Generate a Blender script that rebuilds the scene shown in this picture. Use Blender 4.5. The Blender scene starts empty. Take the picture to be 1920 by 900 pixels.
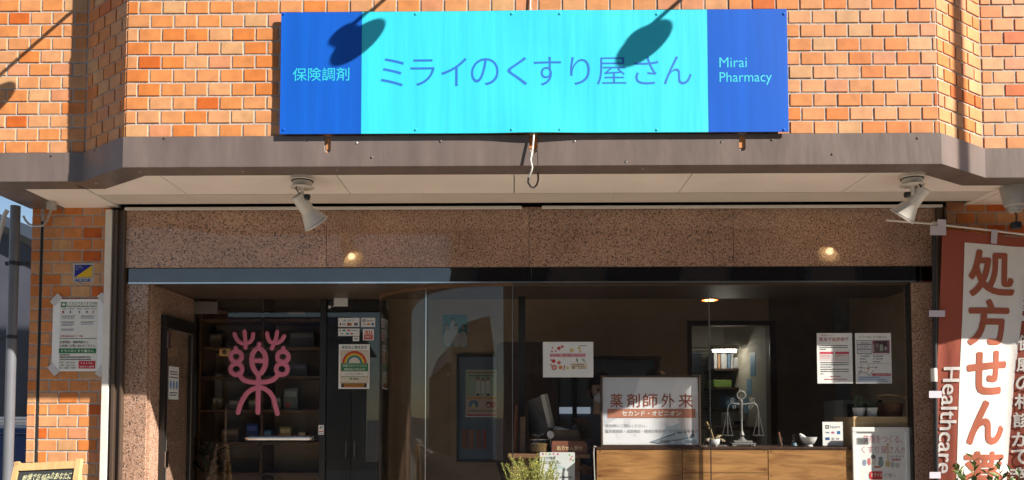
import bpy, bmesh, math, random
from mathutils import Vector, Matrix

random.seed(11)
sc = bpy.context.scene
COL = sc.collection
R = math.radians

# ------------------------------------------------------------------ camera
W_PX, F_PX = 1920.0, 1536.0
CAM = Vector((0.0, -4.0, 1.30))
YAW, PITCH = R(0.8), R(2.75)
CX = 964.0 - F_PX * math.tan(YAW)
CY = 780.0 - F_PX * math.tan(PITCH)
cd = bpy.data.cameras.new('camera')
cd.sensor_width = 36.0
cd.lens = 36.0 * F_PX / W_PX
cd.shift_x = (960.0 - CX) / W_PX
cd.shift_y = (CY - 450.0) / W_PX
cd.clip_start = 0.05
cd.clip_end = 2000
cam = bpy.data.objects.new('camera', cd)
cam.location = CAM
cam.rotation_euler = (math.pi / 2 + PITCH, 0, YAW)
COL.objects.link(cam)
sc.camera = cam
FWD = Vector((-math.sin(YAW) * math.cos(PITCH), math.cos(YAW) * math.cos(PITCH), math.sin(PITCH)))
RGT = Vector((math.cos(YAW), math.sin(YAW), 0))
UP = RGT.cross(FWD)


def P(px, py, Y):
    """the world point on the vertical plane y = Y that the photograph shows at (px, py)"""
    d = FWD + RGT * ((px - CX) / F_PX) - UP * ((py - CY) / F_PX)
    t = (Y - CAM.y) / d.y
    return CAM + d * t


# ------------------------------------------------------------------ light
SUN = Vector((1.77, -1.0, 1.42)).normalized()
world = bpy.data.worlds.new('World')
sc.world = world
world.use_nodes = True
wn = world.node_tree
sky = wn.nodes.new('ShaderNodeTexSky')
sky.sky_type = 'NISHITA'
sky.sun_disc = False
sky.sun_elevation = math.asin(SUN.z)
sky.sun_rotation = math.atan2(SUN.x, SUN.y)
sky.air_density = 1.0
sky.dust_density = 0.2
sky.ozone_density = 1.0
wn.links.new(sky.outputs[0], wn.nodes['Background'].inputs[0])
wn.nodes['Background'].inputs[1].default_value = 0.05
sl = bpy.data.lights.new('sun', 'SUN')
sl.energy = 5.0
sl.angle = R(0.5)
sl.color = (1.0, 0.93, 0.83)
so = bpy.data.objects.new('sun', sl)
so.rotation_euler = (-SUN).to_track_quat('-Z', 'Y').to_euler()
so.location = (8, -6, 9)
COL.objects.link(so)
sc.view_settings.view_transform = 'Standard'
sc.view_settings.look = 'None'
sc.view_settings.exposure = 1.15
sc.view_settings.gamma = 1.0
sc.render.engine = 'CYCLES'
sc.cycles.use_denoising = True
sc.cycles.max_bounces = 10
sc.cycles.transparent_max_bounces = 16
sc.cycles.caustics_reflective = False
sc.cycles.caustics_refractive = False


# ------------------------------------------------------------------ materials
def lin(c):
    c = c / 255.0
    return c / 12.92 if c <= 0.04045 else ((c + 0.055) / 1.055) ** 2.4


def s3(r, g, b, k=1.0):
    return (lin(r) * k, lin(g) * k, lin(b) * k)


def nd(nt, t, **kw):
    n = nt.nodes.new(t)
    for k, v in kw.items():
        setattr(n, k, v)
    return n


def mat(name, col, rough=0.6, metal=0.0, var=0.12, scale=12.0, bump=0.0, bscale=60.0, spec=0.5, stretch=(1, 1, 1), coat=0.0):
    m = bpy.data.materials.new(name)
    m.use_nodes = True
    nt = m.node_tree
    b = nt.nodes['Principled BSDF']
    b.inputs['Roughness'].default_value = rough
    b.inputs['Metallic'].default_value = metal
    b.inputs['Specular IOR Level'].default_value = spec
    b.inputs['Coat Weight'].default_value = coat
    tc = nd(nt, 'ShaderNodeTexCoord')
    mp = nd(nt, 'ShaderNodeMapping')
    mp.inputs['Scale'].default_value = stretch
    nt.links.new(tc.outputs['Object'], mp.inputs[0])
    no = nd(nt, 'ShaderNodeTexNoise')
    no.inputs['Scale'].default_value = scale
    no.inputs['Detail'].default_value = 5
    nt.links.new(mp.outputs[0], no.inputs['Vector'])
    mr = nd(nt, 'ShaderNodeMapRange')
    mr.inputs['From Min'].default_value = 0.3
    mr.inputs['From Max'].default_value = 0.7
    mr.inputs['To Min'].default_value = 1 - var
    mr.inputs['To Max'].default_value = 1 + var
    nt.links.new(no.outputs['Fac'], mr.inputs['Value'])
    mx = nd(nt, 'ShaderNodeVectorMath', operation='SCALE')
    mx.inputs[0].default_value = col
    nt.links.new(mr.outputs[0], mx.inputs['Scale'])
    nt.links.new(mx.outputs[0], b.inputs['Base Color'])
    if bump:
        nb = nd(nt, 'ShaderNodeTexNoise')
        nb.inputs['Scale'].default_value = bscale
        nb.inputs['Detail'].default_value = 4
        nt.links.new(mp.outputs[0], nb.inputs['Vector'])
        bp = nd(nt, 'ShaderNodeBump')
        bp.inputs['Strength'].default_value = 1.0
        bp.inputs['Distance'].default_value = bump
        nt.links.new(nb.outputs['Fac'], bp.inputs['Height'])
        nt.links.new(bp.outputs[0], b.inputs['Normal'])
    return m


def ramp(nt, stops, interp='LINEAR'):
    r = nd(nt, 'ShaderNodeValToRGB')
    cr = r.color_ramp
    cr.interpolation = interp
    while len(cr.elements) < len(stops):
        cr.elements.new(0.5)
    for e, (p, c) in zip(cr.elements, stops):
        e.position = p
        e.color = (*c, 1)
    return r


def brick_mat():
    m = bpy.data.materials.new('glazed_brick')
    m.use_nodes = True
    nt = m.node_tree
    b = nt.nodes['Principled BSDF']
    b.inputs['Roughness'].default_value = 0.48
    b.inputs['Specular IOR Level'].default_value = 0.22
    oi = nd(nt, 'ShaderNodeObjectInfo')
    r = ramp(nt, [(0.0, (0.61, 0.200, 0.052)), (0.14, (0.62, 0.240, 0.080)), (0.36, (0.62, 0.270, 0.110)), (0.55, (0.62, 0.300, 0.140)),
                  (0.74, (0.59, 0.325, 0.155)), (0.86, (0.60, 0.255, 0.130)), (0.955, (0.54, 0.125, 0.024))], 'CONSTANT')
    nt.links.new(oi.outputs['Random'], r.inputs[0])
    tc = nd(nt, 'ShaderNodeTexCoord')
    ad = nd(nt, 'ShaderNodeVectorMath', operation='MULTIPLY_ADD')
    ad.inputs[1].default_value = (1, 1, 1)
    cb = nd(nt, 'ShaderNodeCombineXYZ')
    mu = nd(nt, 'ShaderNodeMath', operation='MULTIPLY')
    mu.inputs[1].default_value = 37.0
    nt.links.new(oi.outputs['Random'], mu.inputs[0])
    for i in range(3):
        nt.links.new(mu.outputs[0], cb.inputs[i])
    nt.links.new(tc.outputs['Object'], ad.inputs[0])
    nt.links.new(cb.outputs[0], ad.inputs[2])
    n1 = nd(nt, 'ShaderNodeTexNoise')
    n1.inputs['Scale'].default_value = 18
    n1.inputs['Detail'].default_value = 3
    n2 = nd(nt, 'ShaderNodeTexNoise')
    n2.inputs['Scale'].default_value = 420
    n2.inputs['Detail'].default_value = 2
    nt.links.new(ad.outputs[0], n1.inputs['Vector'])
    nt.links.new(ad.outputs[0], n2.inputs['Vector'])
    m1 = nd(nt, 'ShaderNodeMapRange')
    m1.inputs['From Min'].default_value = 0.3
    m1.inputs['From Max'].default_value = 0.7
    m1.inputs['To Min'].default_value = 0.86
    m1.inputs['To Max'].default_value = 1.12
    nt.links.new(n1.outputs['Fac'], m1.inputs['Value'])
    m2 = nd(nt, 'ShaderNodeMapRange')
    m2.inputs['From Min'].default_value = 0.3
    m2.inputs['From Max'].default_value = 0.7
    m2.inputs['To Min'].default_value = 0.9
    m2.inputs['To Max'].default_value = 1.07
    nt.links.new(n2.outputs['Fac'], m2.inputs['Value'])
    mm = nd(nt, 'ShaderNodeMath', operation='MULTIPLY')
    nt.links.new(m1.outputs[0], mm.inputs[0])
    nt.links.new(m2.outputs[0], mm.inputs[1])
    ge = nd(nt, 'ShaderNodeNewGeometry')
    mg = nd(nt, 'ShaderNodeMapping')
    mg.inputs['Scale'].default_value = (2.2, 2.2, 0.7)
    nt.links.new(ge.outputs['Position'], mg.inputs[0])
    n3 = nd(nt, 'ShaderNodeTexNoise')
    n3.inputs['Scale'].default_value = 2.0
    n3.inputs['Detail'].default_value = 5
    nt.links.new(mg.outputs[0], n3.inputs['Vector'])
    m3 = nd(nt, 'ShaderNodeMapRange')
    m3.inputs['From Min'].default_value = 0.3
    m3.inputs['From Max'].default_value = 0.7
    m3.inputs['To Min'].default_value = 0.88
    m3.inputs['To Max'].default_value = 1.06
    nt.links.new(n3.outputs['Fac'], m3.inputs['Value'])
    m4 = nd(nt, 'ShaderNodeMath', operation='MULTIPLY')
    nt.links.new(mm.outputs[0], m4.inputs[0])
    nt.links.new(m3.outputs[0], m4.inputs[1])
    mm = m4
    vs = nd(nt, 'ShaderNodeVectorMath', operation='SCALE')
    nt.links.new(r.outputs[0], vs.inputs[0])
    nt.links.new(mm.outputs[0], vs.inputs['Scale'])
    nt.links.new(vs.outputs[0], b.inputs['Base Color'])
    bp = nd(nt, 'ShaderNodeBump')
    bp.inputs['Distance'].default_value = 0.0006
    bp.inputs['Strength'].default_value = 0.8
    nt.links.new(n2.outputs['Fac'], bp.inputs['Height'])
    nt.links.new(bp.outputs[0], b.inputs['Normal'])
    return m


def granite_mat():
    m = bpy.data.materials.new('speckled_granite')
    m.use_nodes = True
    nt = m.node_tree
    b = nt.nodes['Principled BSDF']
    b.inputs['Roughness'].default_value = 0.055
    b.inputs['Specular IOR Level'].default_value = 0.5
    tc = nd(nt, 'ShaderNodeTexCoord')
    oi = nd(nt, 'ShaderNodeObjectInfo')
    sc_ = nd(nt, 'ShaderNodeVectorMath', operation='SCALE')
    sc_.inputs['Scale'].default_value = 1.0
    nt.links.new(tc.outputs['Object'], sc_.inputs[0])
    ad = nd(nt, 'ShaderNodeVectorMath', operation='ADD')
    nt.links.new(sc_.outputs[0], ad.inputs[0])
    nt.links.new(oi.outputs['Random'], ad.inputs[1])
    n1 = nd(nt, 'ShaderNodeTexNoise')
    n1.inputs['Scale'].default_value = 128
    n1.inputs['Detail'].default_value = 3
    n1.inputs['Roughness'].default_value = 0.6
    v1 = nd(nt, 'ShaderNodeTexVoronoi')
    v1.inputs['Scale'].default_value = 120
    n3 = nd(nt, 'ShaderNodeTexNoise')
    n3.inputs['Scale'].default_value = 3.5
    n3.inputs['Detail'].default_value = 4
    for n in (n1, v1, n3):
        nt.links.new(ad.outputs[0], n.inputs['Vector'])
    base = ramp(nt, [(0.0, (0.34, 0.185, 0.118)), (0.5, (0.45, 0.275, 0.19)), (1.0, (0.53, 0.37, 0.28))])
    nt.links.new(v1.outputs['Color'], base.inputs[0])
    dark = ramp(nt, [(0.0, (0.0, 0.0, 0.0)), (0.385, (0.0, 0.0, 0.0)), (0.415, (0.55, 0.55, 0.55)), (0.445, (0.66, 0.66, 0.66)), (0.47, (1, 1, 1))])
    nt.links.new(n1.outputs['Fac'], dark.inputs[0])
    mx = nd(nt, 'ShaderNodeMix', data_type='RGBA')
    nt.links.new(dark.outputs[0], mx.inputs[0])
    mx.inputs[6].default_value = (0.045, 0.042, 0.045, 1)
    nt.links.new(base.outputs[0], mx.inputs[7])
    mr = nd(nt, 'ShaderNodeMapRange')
    mr.inputs['From Min'].default_value = 0.3
    mr.inputs['From Max'].default_value = 0.7
    mr.inputs['To Min'].default_value = 0.82
    mr.inputs['To Max'].default_value = 1.1
    nt.links.new(n3.outputs['Fac'], mr.inputs['Value'])
    vs = nd(nt, 'ShaderNodeVectorMath', operation='SCALE')
    nt.links.new(mx.outputs[2], vs.inputs[0])
    tone = nd(nt, 'ShaderNodeMapRange')
    tone.inputs['To Min'].default_value = 0.90
    tone.inputs['To Max'].default_value = 1.08
    nt.links.new(oi.outputs['Random'], tone.inputs['Value'])
    tm = nd(nt, 'ShaderNodeMath', operation='MULTIPLY')
    nt.links.new(mr.outputs[0], tm.inputs[0])
    nt.links.new(tone.outputs[0], tm.inputs[1])
    nt.links.new(tm.outputs[0], vs.inputs['Scale'])
    nt.links.new(vs.outputs[0], b.inputs['Base Color'])
    return m


def wood_mat(name, c0, c1, axis='X', scale=6.0, rough=0.5):
    m = bpy.data.materials.new(name)
    m.use_nodes = True
    nt = m.node_tree
    b = nt.nodes['Principled BSDF']
    b.inputs['Roughness'].default_value = rough
    tc = nd(nt, 'ShaderNodeTexCoord')
    oi = nd(nt, 'ShaderNodeObjectInfo')
    ad = nd(nt, 'ShaderNodeVectorMath', operation='ADD')
    nt.links.new(tc.outputs['Object'], ad.inputs[0])
    mu = nd(nt, 'ShaderNodeMath', operation='MULTIPLY')
    mu.inputs[1].default_value = 23.0
    nt.links.new(oi.outputs['Random'], mu.inputs[0])
    nt.links.new(mu.outputs[0], ad.inputs[1])
    mp = nd(nt, 'ShaderNodeMapping')
    mp.inputs['Scale'].default_value = (0.12, 1, 1) if axis == 'X' else (1, 1, 0.12)
    nt.links.new(ad.outputs[0], mp.inputs[0])
    n1 = nd(nt, 'ShaderNodeTexNoise')
    n1.inputs['Scale'].default_value = scale * 5
    n1.inputs['Detail'].default_value = 6
    n1.inputs['Distortion'].default_value = 1.2
    nt.links.new(mp.outputs[0], n1.inputs['Vector'])
    vo = nd(nt, 'ShaderNodeTexVoronoi')
    vo.inputs['Scale'].default_value = scale * 0.7
    nt.links.new(ad.outputs[0], vo.inputs['Vector'])
    r = ramp(nt, [(0.28, c0), (0.72, c1)])
    nt.links.new(n1.outputs['Fac'], r.inputs[0])
    kn = ramp(nt, [(0.0, (0.25, 0.25, 0.25)), (0.07, (0.4, 0.4, 0.4)), (0.13, (1, 1, 1))])
    nt.links.new(vo.outputs['Distance'], kn.inputs[0])
    mx = nd(nt, 'ShaderNodeMix', data_type='RGBA', blend_type='MULTIPLY')
    mx.inputs[0].default_value = 1.0
    nt.links.new(r.outputs[0], mx.inputs[6])
    nt.links.new(kn.outputs[0], mx.inputs[7])
    nt.links.new(mx.outputs[2], b.inputs['Base Color'])
    bp = nd(nt, 'ShaderNodeBump')
    bp.inputs['Distance'].default_value = 0.001
    nt.links.new(n1.outputs['Fac'], bp.inputs['Height'])
    nt.links.new(bp.outputs[0], b.inputs['Normal'])
    return m


def glass_mat(name, tint=(0.9, 0.92, 0.9), ior=1.5, rough=0.0, wavy=0.0):
    m = bpy.data.materials.new(name)
    m.use_nodes = True
    nt = m.node_tree
    nt.nodes.remove(nt.nodes['Principled BSDF'])
    out = nt.nodes['Material Output']
    tr = nd(nt, 'ShaderNodeBsdfTransparent')
    tr.inputs[0].default_value = (*tint, 1)
    gl = nd(nt, 'ShaderNodeBsdfGlossy')
    gl.inputs['Roughness'].default_value = rough
    fr = nd(nt, 'ShaderNodeMath', operation='MULTIPLY_ADD')
    lw = nd(nt, 'ShaderNodeLayerWeight')
    lw.inputs[0].default_value = 0.5
    pw = nd(nt, 'ShaderNodeMath', operation='POWER')
    pw.inputs[1].default_value = 5.0
    nt.links.new(lw.outputs['Facing'], pw.inputs[0])
    nt.links.new(pw.outputs[0], fr.inputs[0])
    r0 = ((ior - 1) / (ior + 1)) ** 2
    fr.inputs[1].default_value = 1 - r0
    fr.inputs[2].default_value = r0
    mx = nd(nt, 'ShaderNodeMixShader')
    nt.links.new(fr.outputs[0], mx.inputs[0])
    nt.links.new(tr.outputs[0], mx.inputs[1])
    nt.links.new(gl.outputs[0], mx.inputs[2])
    nt.links.new(mx.outputs[0], out.inputs[0])
    if wavy:
        tc = nd(nt, 'ShaderNodeTexCoord')
        no = nd(nt, 'ShaderNodeTexNoise')
        no.inputs['Scale'].default_value = 1.6
        no.inputs['Detail'].default_value = 1
        nt.links.new(tc.outputs['Object'], no.inputs['Vector'])
        bp = nd(nt, 'ShaderNodeBump')
        bp.inputs['Distance'].default_value = wavy
        nt.links.new(no.outputs['Fac'], bp.inputs['Height'])
        nt.links.new(bp.outputs[0], gl.inputs['Normal'])
        nt.links.new(bp.outputs[0], lw.inputs['Normal'])
    return m


def emit(name, col, strength):
    m = bpy.data.materials.new(name)
    m.use_nodes = True
    b = m.node_tree.nodes['Principled BSDF']
    b.inputs['Base Color'].default_value = (*col, 1)
    b.inputs['Emission Color'].default_value = (*col, 1)
    b.inputs['Emission Strength'].default_value = strength
    return m


M = {}
M['brick'] = brick_mat()
M['granite'] = granite_mat()
M['mortar'] = mat('mortar', (0.43, 0.375, 0.335), 0.9, var=0.2, scale=40, bump=0.002, bscale=180)
M['fascia'] = mat('brown_sheet_metal', (0.155, 0.120, 0.107), 0.34, var=0.16, scale=3, bump=0.006, bscale=2.2, stretch=(3, 1, 0.8), spec=0.5)
M['soffit'] = mat('soffit_board', (0.86, 0.76, 0.68), 0.75, var=0.07, scale=2.2)
M['soffit2'] = mat('shutter_box_board', (0.66, 0.58, 0.50), 0.55, var=0.05, scale=5)
M['dark'] = mat('dark_gap', (0.02, 0.018, 0.016), 0.8)
M['rail'] = mat('white_rail', (0.70, 0.66, 0.60), 0.5, var=0.06)
M['brownrail'] = mat('brown_anodised', (0.075, 0.050, 0.036), 0.4, var=0.1, scale=5, stretch=(4, 4, 0.5))
M['chrome'] = mat('mirror_steel', (0.15, 0.135, 0.13), 0.02, 1.0, var=0.04, bump=0.002, bscale=1.6)
M['steel'] = mat('brushed_steel', (0.70, 0.69, 0.67), 0.16, 1.0, var=0.05)
M['black'] = mat('black_frame', (0.016, 0.014, 0.013), 0.4)
M['blackplastic'] = mat('black_plastic', (0.02, 0.02, 0.021), 0.5)
M['lampbody'] = mat('cream_lamp_paint', (0.66, 0.60, 0.52), 0.42, var=0.05, scale=20)
M['lampcap'] = mat('grey_lamp_cap', (0.36, 0.33, 0.30), 0.5)
M['greyplastic'] = mat('grey_plastic', (0.42, 0.40, 0.37), 0.55)
M['paper'] = mat('white_paper', (0.87, 0.87, 0.86), 0.6, var=0.03)
M['lampaper'] = mat('laminated_paper', (0.88, 0.88, 0.89), 0.25, var=0.03)
M['tape'] = mat('clear_tape', (0.62, 0.60, 0.60), 0.3, var=0.05)
M['cyan'] = mat('cyan_sign_film', (0.035, 0.60, 0.76), 0.45, var=0.022, scale=2.5, bump=0.010, bscale=0.9, stretch=(5, 1, 0.4))
M['blue'] = mat('blue_sign_film', (0.006, 0.100, 0.52), 0.5, var=0.10, spec=0.2, scale=3, stretch=(6, 1, 0.3))
M['glass'] = glass_mat('window_glass', (0.985, 0.987, 0.983), 1.5)
M['cglass'] = glass_mat('curved_glass', (0.985, 0.987, 0.983), 1.5, wavy=0.004)
M['jar'] = glass_mat('jar_glass', (0.93, 0.95, 0.93), 1.45)
M['pink'] = mat('pink_film', (0.74, 0.21, 0.32), 0.6, var=0.03)
M['iwall'] = mat('tan_wallpaper', (0.46, 0.34, 0.23), 0.8, var=0.06, scale=8)
M['idark'] = mat('brown_wallpaper', (0.20, 0.135, 0.085), 0.7, var=0.1, scale=8)
M['iceil'] = mat('ceiling_board', (0.5, 0.44, 0.37), 0.8)
M['ifloor'] = mat('interior_floor', (0.36, 0.28, 0.20), 0.4, var=0.15)
M['darkwood'] = wood_mat('dark_walnut', (0.035, 0.016, 0.009), (0.07, 0.033, 0.02), 'Z', 5, 0.4)
M['midwood'] = wood_mat('brown_wood', (0.13, 0.068, 0.035), (0.21, 0.115, 0.06), 'X', 5)
M['plank'] = wood_mat('stained_pine', (0.20, 0.080, 0.020), (0.48, 0.25, 0.085), 'X', 6)
M['lightwood'] = wood_mat('pale_pine', (0.55, 0.36, 0.17), (0.70, 0.50, 0.27), 'X', 6)
M['boardwood'] = wood_mat('clear_pine', (0.60, 0.36, 0.15), (0.72, 0.47, 0.22), 'Z', 6)
M['chalk'] = mat('blackboard', (0.035, 0.040, 0.040), 0.7, var=0.25, scale=6)
M['chalkline'] = mat('chalk_marker', (0.75, 0.73, 0.42), 0.9, var=0.1)
M['pave'] = mat('pale_pavement', (0.38, 0.345, 0.30), 0.9, var=0.12, scale=3)
M['asphalt'] = mat('asphalt', (0.06, 0.06, 0.062), 0.9, var=0.2, scale=30)
M['kerb'] = mat('kerb_stone', (0.33, 0.32, 0.30), 0.9)
M['paint'] = mat('road_paint', (0.75, 0.75, 0.73), 0.8)
M['pipe'] = mat('grey_pipe_paint', (0.13, 0.134, 0.152), 0.42, var=0.12, scale=5)
M['shed'] = mat('slate_cladding', (0.055, 0.058, 0.078), 0.5, var=0.15, scale=3)
M['banner'] = mat('red_banner_cloth', (0.32, 0.072, 0.042), 0.85, var=0.08, scale=4, bump=0.012, bscale=5, stretch=(1, 1, 0.5))
M['bannerw'] = mat('white_banner_cloth', (0.78, 0.74, 0.70), 0.85, var=0.05, scale=4, bump=0.012, bscale=5, stretch=(1, 1, 0.5))
M['bannert'] = mat('red_banner_ink', (0.36, 0.095, 0.05), 0.85, var=0.05)
M['tab'] = mat('lilac_tab', (0.58, 0.53, 0.60), 0.8, var=0.05)
M['bulb'] = emit('warm_bulb', (1.0, 0.70, 0.36), 16.0)
M['pbulb'] = emit('pendant_bulb', (1.0, 0.72, 0.40), 26.0)
M['copper'] = mat('copper_shade', (0.62, 0.24, 0.11), 0.30, 0.75, var=0.1)
M['iron'] = mat('pewter_grey', (0.19, 0.188, 0.182), 0.5, 0.2, var=0.15, scale=30)
M['ceramic'] = mat('white_ceramic', (0.66, 0.67, 0.66), 0.25, var=0.04)
M['leaf'] = None
M['skin'] = mat('skin', (0.50, 0.31, 0.22), 0.55)
M['hair'] = mat('black_hair', (0.012, 0.010, 0.010), 0.5)
M['coat'] = mat('grey_clothing', (0.10, 0.10, 0.12), 0.8)
M['blind'] = mat('blue_grey_blind', (0.17, 0.22, 0.29), 0.8, var=0.1, scale=60)
M['facadeA'] = mat('opposite_render', (0.26, 0.20, 0.16), 0.85, var=0.1, scale=2)
M['facadeB'] = mat('opposite_siding', (0.34, 0.30, 0.26), 0.85, var=0.06, scale=2)
M['roof'] = mat('roof_tile', (0.07, 0.07, 0.08), 0.6)
M['concrete'] = mat('concrete_pole', (0.32, 0.31, 0.29), 0.9)
M['soil'] = mat('soil', (0.04, 0.028, 0.02), 0.95)
M['terracotta'] = mat('terracotta', (0.30, 0.13, 0.07), 0.8)
_ink = {}


def ink(c, rough=0.55):
    """a flat printing ink, c in 0..255 sRGB"""
    k = (tuple(c), rough)
    if k not in _ink:
        _ink[k] = mat('ink', s3(*c, 0.86), rough, var=0.02)
    return _ink[k]


# ------------------------------------------------------------------ mesh helpers
ORG = {}


def org(o):
    return ORG.get(o.name, Vector((0, 0, 0))) if o else Vector((0, 0, 0))


class MB:
    def __init__(self):
        self.bm = bmesh.new()

    def poly(self, pts):
        vs = [self.bm.verts.new(p) for p in pts]
        return self.bm.faces.new(vs)

    def box(self, x0, x1, y0, y1, z0, z1, c=0.0):
        a = [(x0, y0, z0), (x1, y0, z0), (x1, y1, z0), (x0, y1, z0), (x0, y0, z1), (x1, y0, z1), (x1, y1, z1), (x0, y1, z1)]
        v = [self.bm.verts.new(p) for p in a]
        fs = [self.bm.faces.new([v[i] for i in q]) for q in ((3, 2, 1, 0), (4, 5, 6, 7), (0, 1, 5, 4), (1, 2, 6, 5), (2, 3, 7, 6), (3, 0, 4, 7))]
        if c:
            es = list({e for f in fs for e in f.edges})
            bmesh.ops.bevel(self.bm, geom=es, offset=c, segments=2, profile=0.6, affect='EDGES')
        return self

    def obox(self, c, ax, ay, az, hx, hy, hz):
        """box with centre c, unit axes and half sizes"""
        v = []
        for sz in (-1, 1):
            for sx, sy in ((-1, -1), (1, -1), (1, 1), (-1, 1)):
                v.append(self.bm.verts.new(Vector(c) + ax * hx * sx + ay * hy * sy + az * hz * sz))
        for q in ((3, 2, 1, 0), (4, 5, 6, 7), (0, 1, 5, 4), (1, 2, 6, 5), (2, 3, 7, 6), (3, 0, 4, 7)):
            self.bm.faces.new([v[i] for i in q])
        return self

    def prism(self, pts, vec):
        """closed polygon pts swept along vec"""
        vec = Vector(vec)
        a = [self.bm.verts.new(p) for p in pts]
        b = [self.bm.verts.new(Vector(p) + vec) for p in pts]
        n = len(a)
        self.bm.faces.new(a)
        self.bm.faces.new(b[::-1])
        for i in range(n):
            self.bm.faces.new([a[i], b[i], b[(i + 1) % n], a[(i + 1) % n]])
        return self

    def tube(self, pts, r, n=8, cap=True, closed=False):
        pts = [Vector(p) for p in pts]
        rs = r if isinstance(r, (list, tuple)) else [r] * len(pts)
        rings = []
        prev = None
        m = len(pts)
        for i, p in enumerate(pts):
            if closed:
                t = pts[(i + 1) % m] - pts[i - 1]
            else:
                t = pts[min(i + 1, m - 1)] - pts[max(i - 1, 0)]
            t.normalize()
            if prev is None:
                u = t.orthogonal().normalized()
            else:
                u = (prev - t * prev.dot(t)).normalized()
            prev = u
            w = t.cross(u)
            rings.append([self.bm.verts.new(p + (u * math.cos(2 * math.pi * k / n) + w * math.sin(2 * math.pi * k / n)) * rs[i]) for k in range(n)])
        for i in range(m if closed else m - 1):
            a, b = rings[i], rings[(i + 1) % m]
            for k in range(n):
                self.bm.faces.new([a[k], a[(k + 1) % n], b[(k + 1) % n], b[k]])
        if cap and not closed:
            self.bm.faces.new(rings[0][::-1])
            self.bm.faces.new(rings[-1])
        return self

    def lathe(self, prof, o=(0, 0, 0), axis=(0, 0, 1), n=24, cap=True, ribs=0.0):
        """profile of (radius, height) turned round axis at o"""
        ax = Vector(axis).normalized()
        u = ax.orthogonal().normalized()
        w = ax.cross(u)
        o = Vector(o)
        rings = []
        for r, h in prof:
            rings.append([self.bm.verts.new(o + ax * h + (u * math.cos(2 * math.pi * k / n) + w * math.sin(2 * math.pi * k / n)) * (max(r, 1e-4) * (1 + (ribs if k % 2 else 0)))) for k in range(n)])
        for a, b in zip(rings, rings[1:]):
            for k in range(n):
                self.bm.faces.new([a[k], a[(k + 1) % n], b[(k + 1) % n], b[k]])
        if cap:
            self.bm.faces.new(rings[0][::-1])
            self.bm.faces.new(rings[-1])
        return self

    def ball(self, c, r, n=12, sx=1, sy=1, sz=1):
        g = bmesh.ops.create_uvsphere(self.bm, u_segments=n, v_segments=max(6, n * 2 // 3), radius=1)
        for v in g['verts']:
            v.co = Vector(c) + Vector((v.co.x * r * sx, v.co.y * r * sy, v.co.z * r * sz))
        return self

    def build(self, name, m, parent=None, smooth=False, warp=None, recalc=True):
        if warp:
            for v in self.bm.verts:
                v.co = warp(v.co)
        if recalc:
            bmesh.ops.recalc_face_normals(self.bm, faces=self.bm.faces[:])
        o = org(parent)
        if o.length:
            bmesh.ops.translate(self.bm, verts=self.bm.verts[:], vec=-o)
        me = bpy.data.meshes.new(name)
        self.bm.to_mesh(me)
        self.bm.free()
        me.materials.append(m)
        if smooth:
            for p in me.polygons:
                p.use_smooth = True
            try:
                me.set_sharp_from_angle(angle=R(38))
            except Exception:
                pass
        ob = bpy.data.objects.new(name, me)
        COL.objects.link(ob)
        if parent:
            ob.parent = parent
            ORG[ob.name] = o
        return ob


def tag(o, label, cat, group=None):
    o['label'] = label
    o['category'] = cat
    if group:
        o['group'] = group
    return o


def thing(name, label, cat, loc, group=None):
    o = bpy.data.objects.new(name, None)
    o.empty_display_size = 0.1
    o.location = loc
    COL.objects.link(o)
    ORG[o.name] = Vector(loc)
    return tag(o, label, cat, group)


def struct(o):
    o['kind'] = 'structure'
    return o


# ---- text: every glyph outline becomes mesh, fitted into a rectangle of the sign or sheet it is printed on
_tx = {}


def glyphs(s, bold=0.0, res=3):
    k = (s, bold, res)
    if k not in _tx:
        c = bpy.data.curves.new('lettering', 'FONT')
        c.body = s
        c.size = 1
        c.offset = bold
        c.resolution_u = res
        c.fill_mode = 'FRONT'
        o = bpy.data.objects.new('lettering', c)
        m = bpy.data.meshes.new_from_object(o)
        vs = [(v.co.x, v.co.y) for v in m.vertices]
        fs = [tuple(p.vertices) for p in m.polygons]
        bpy.data.objects.remove(o)
        bpy.data.curves.remove(c)
        bpy.data.meshes.remove(m)
        x0, x1 = min(v[0] for v in vs), max(v[0] for v in vs)
        y0, y1 = min(v[1] for v in vs), max(v[1] for v in vs)
        _tx[k] = ([((x - x0) / max(x1 - x0, 1e-6), (y - y0) / max(y1 - y0, 1e-6)) for x, y in vs], fs)
    return _tx[k]


def text_to(mb, s, f, bold=0.0, res=3):
    """f maps (u, v) in 0..1 of the text's own box to a world point"""
    vs, fs = glyphs(s, bold, res)
    bv = [mb.bm.verts.new(f(u, v)) for u, v in vs]
    for q in fs:
        try:
            mb.bm.faces.new([bv[i] for i in q])
        except ValueError:
            pass


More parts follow.
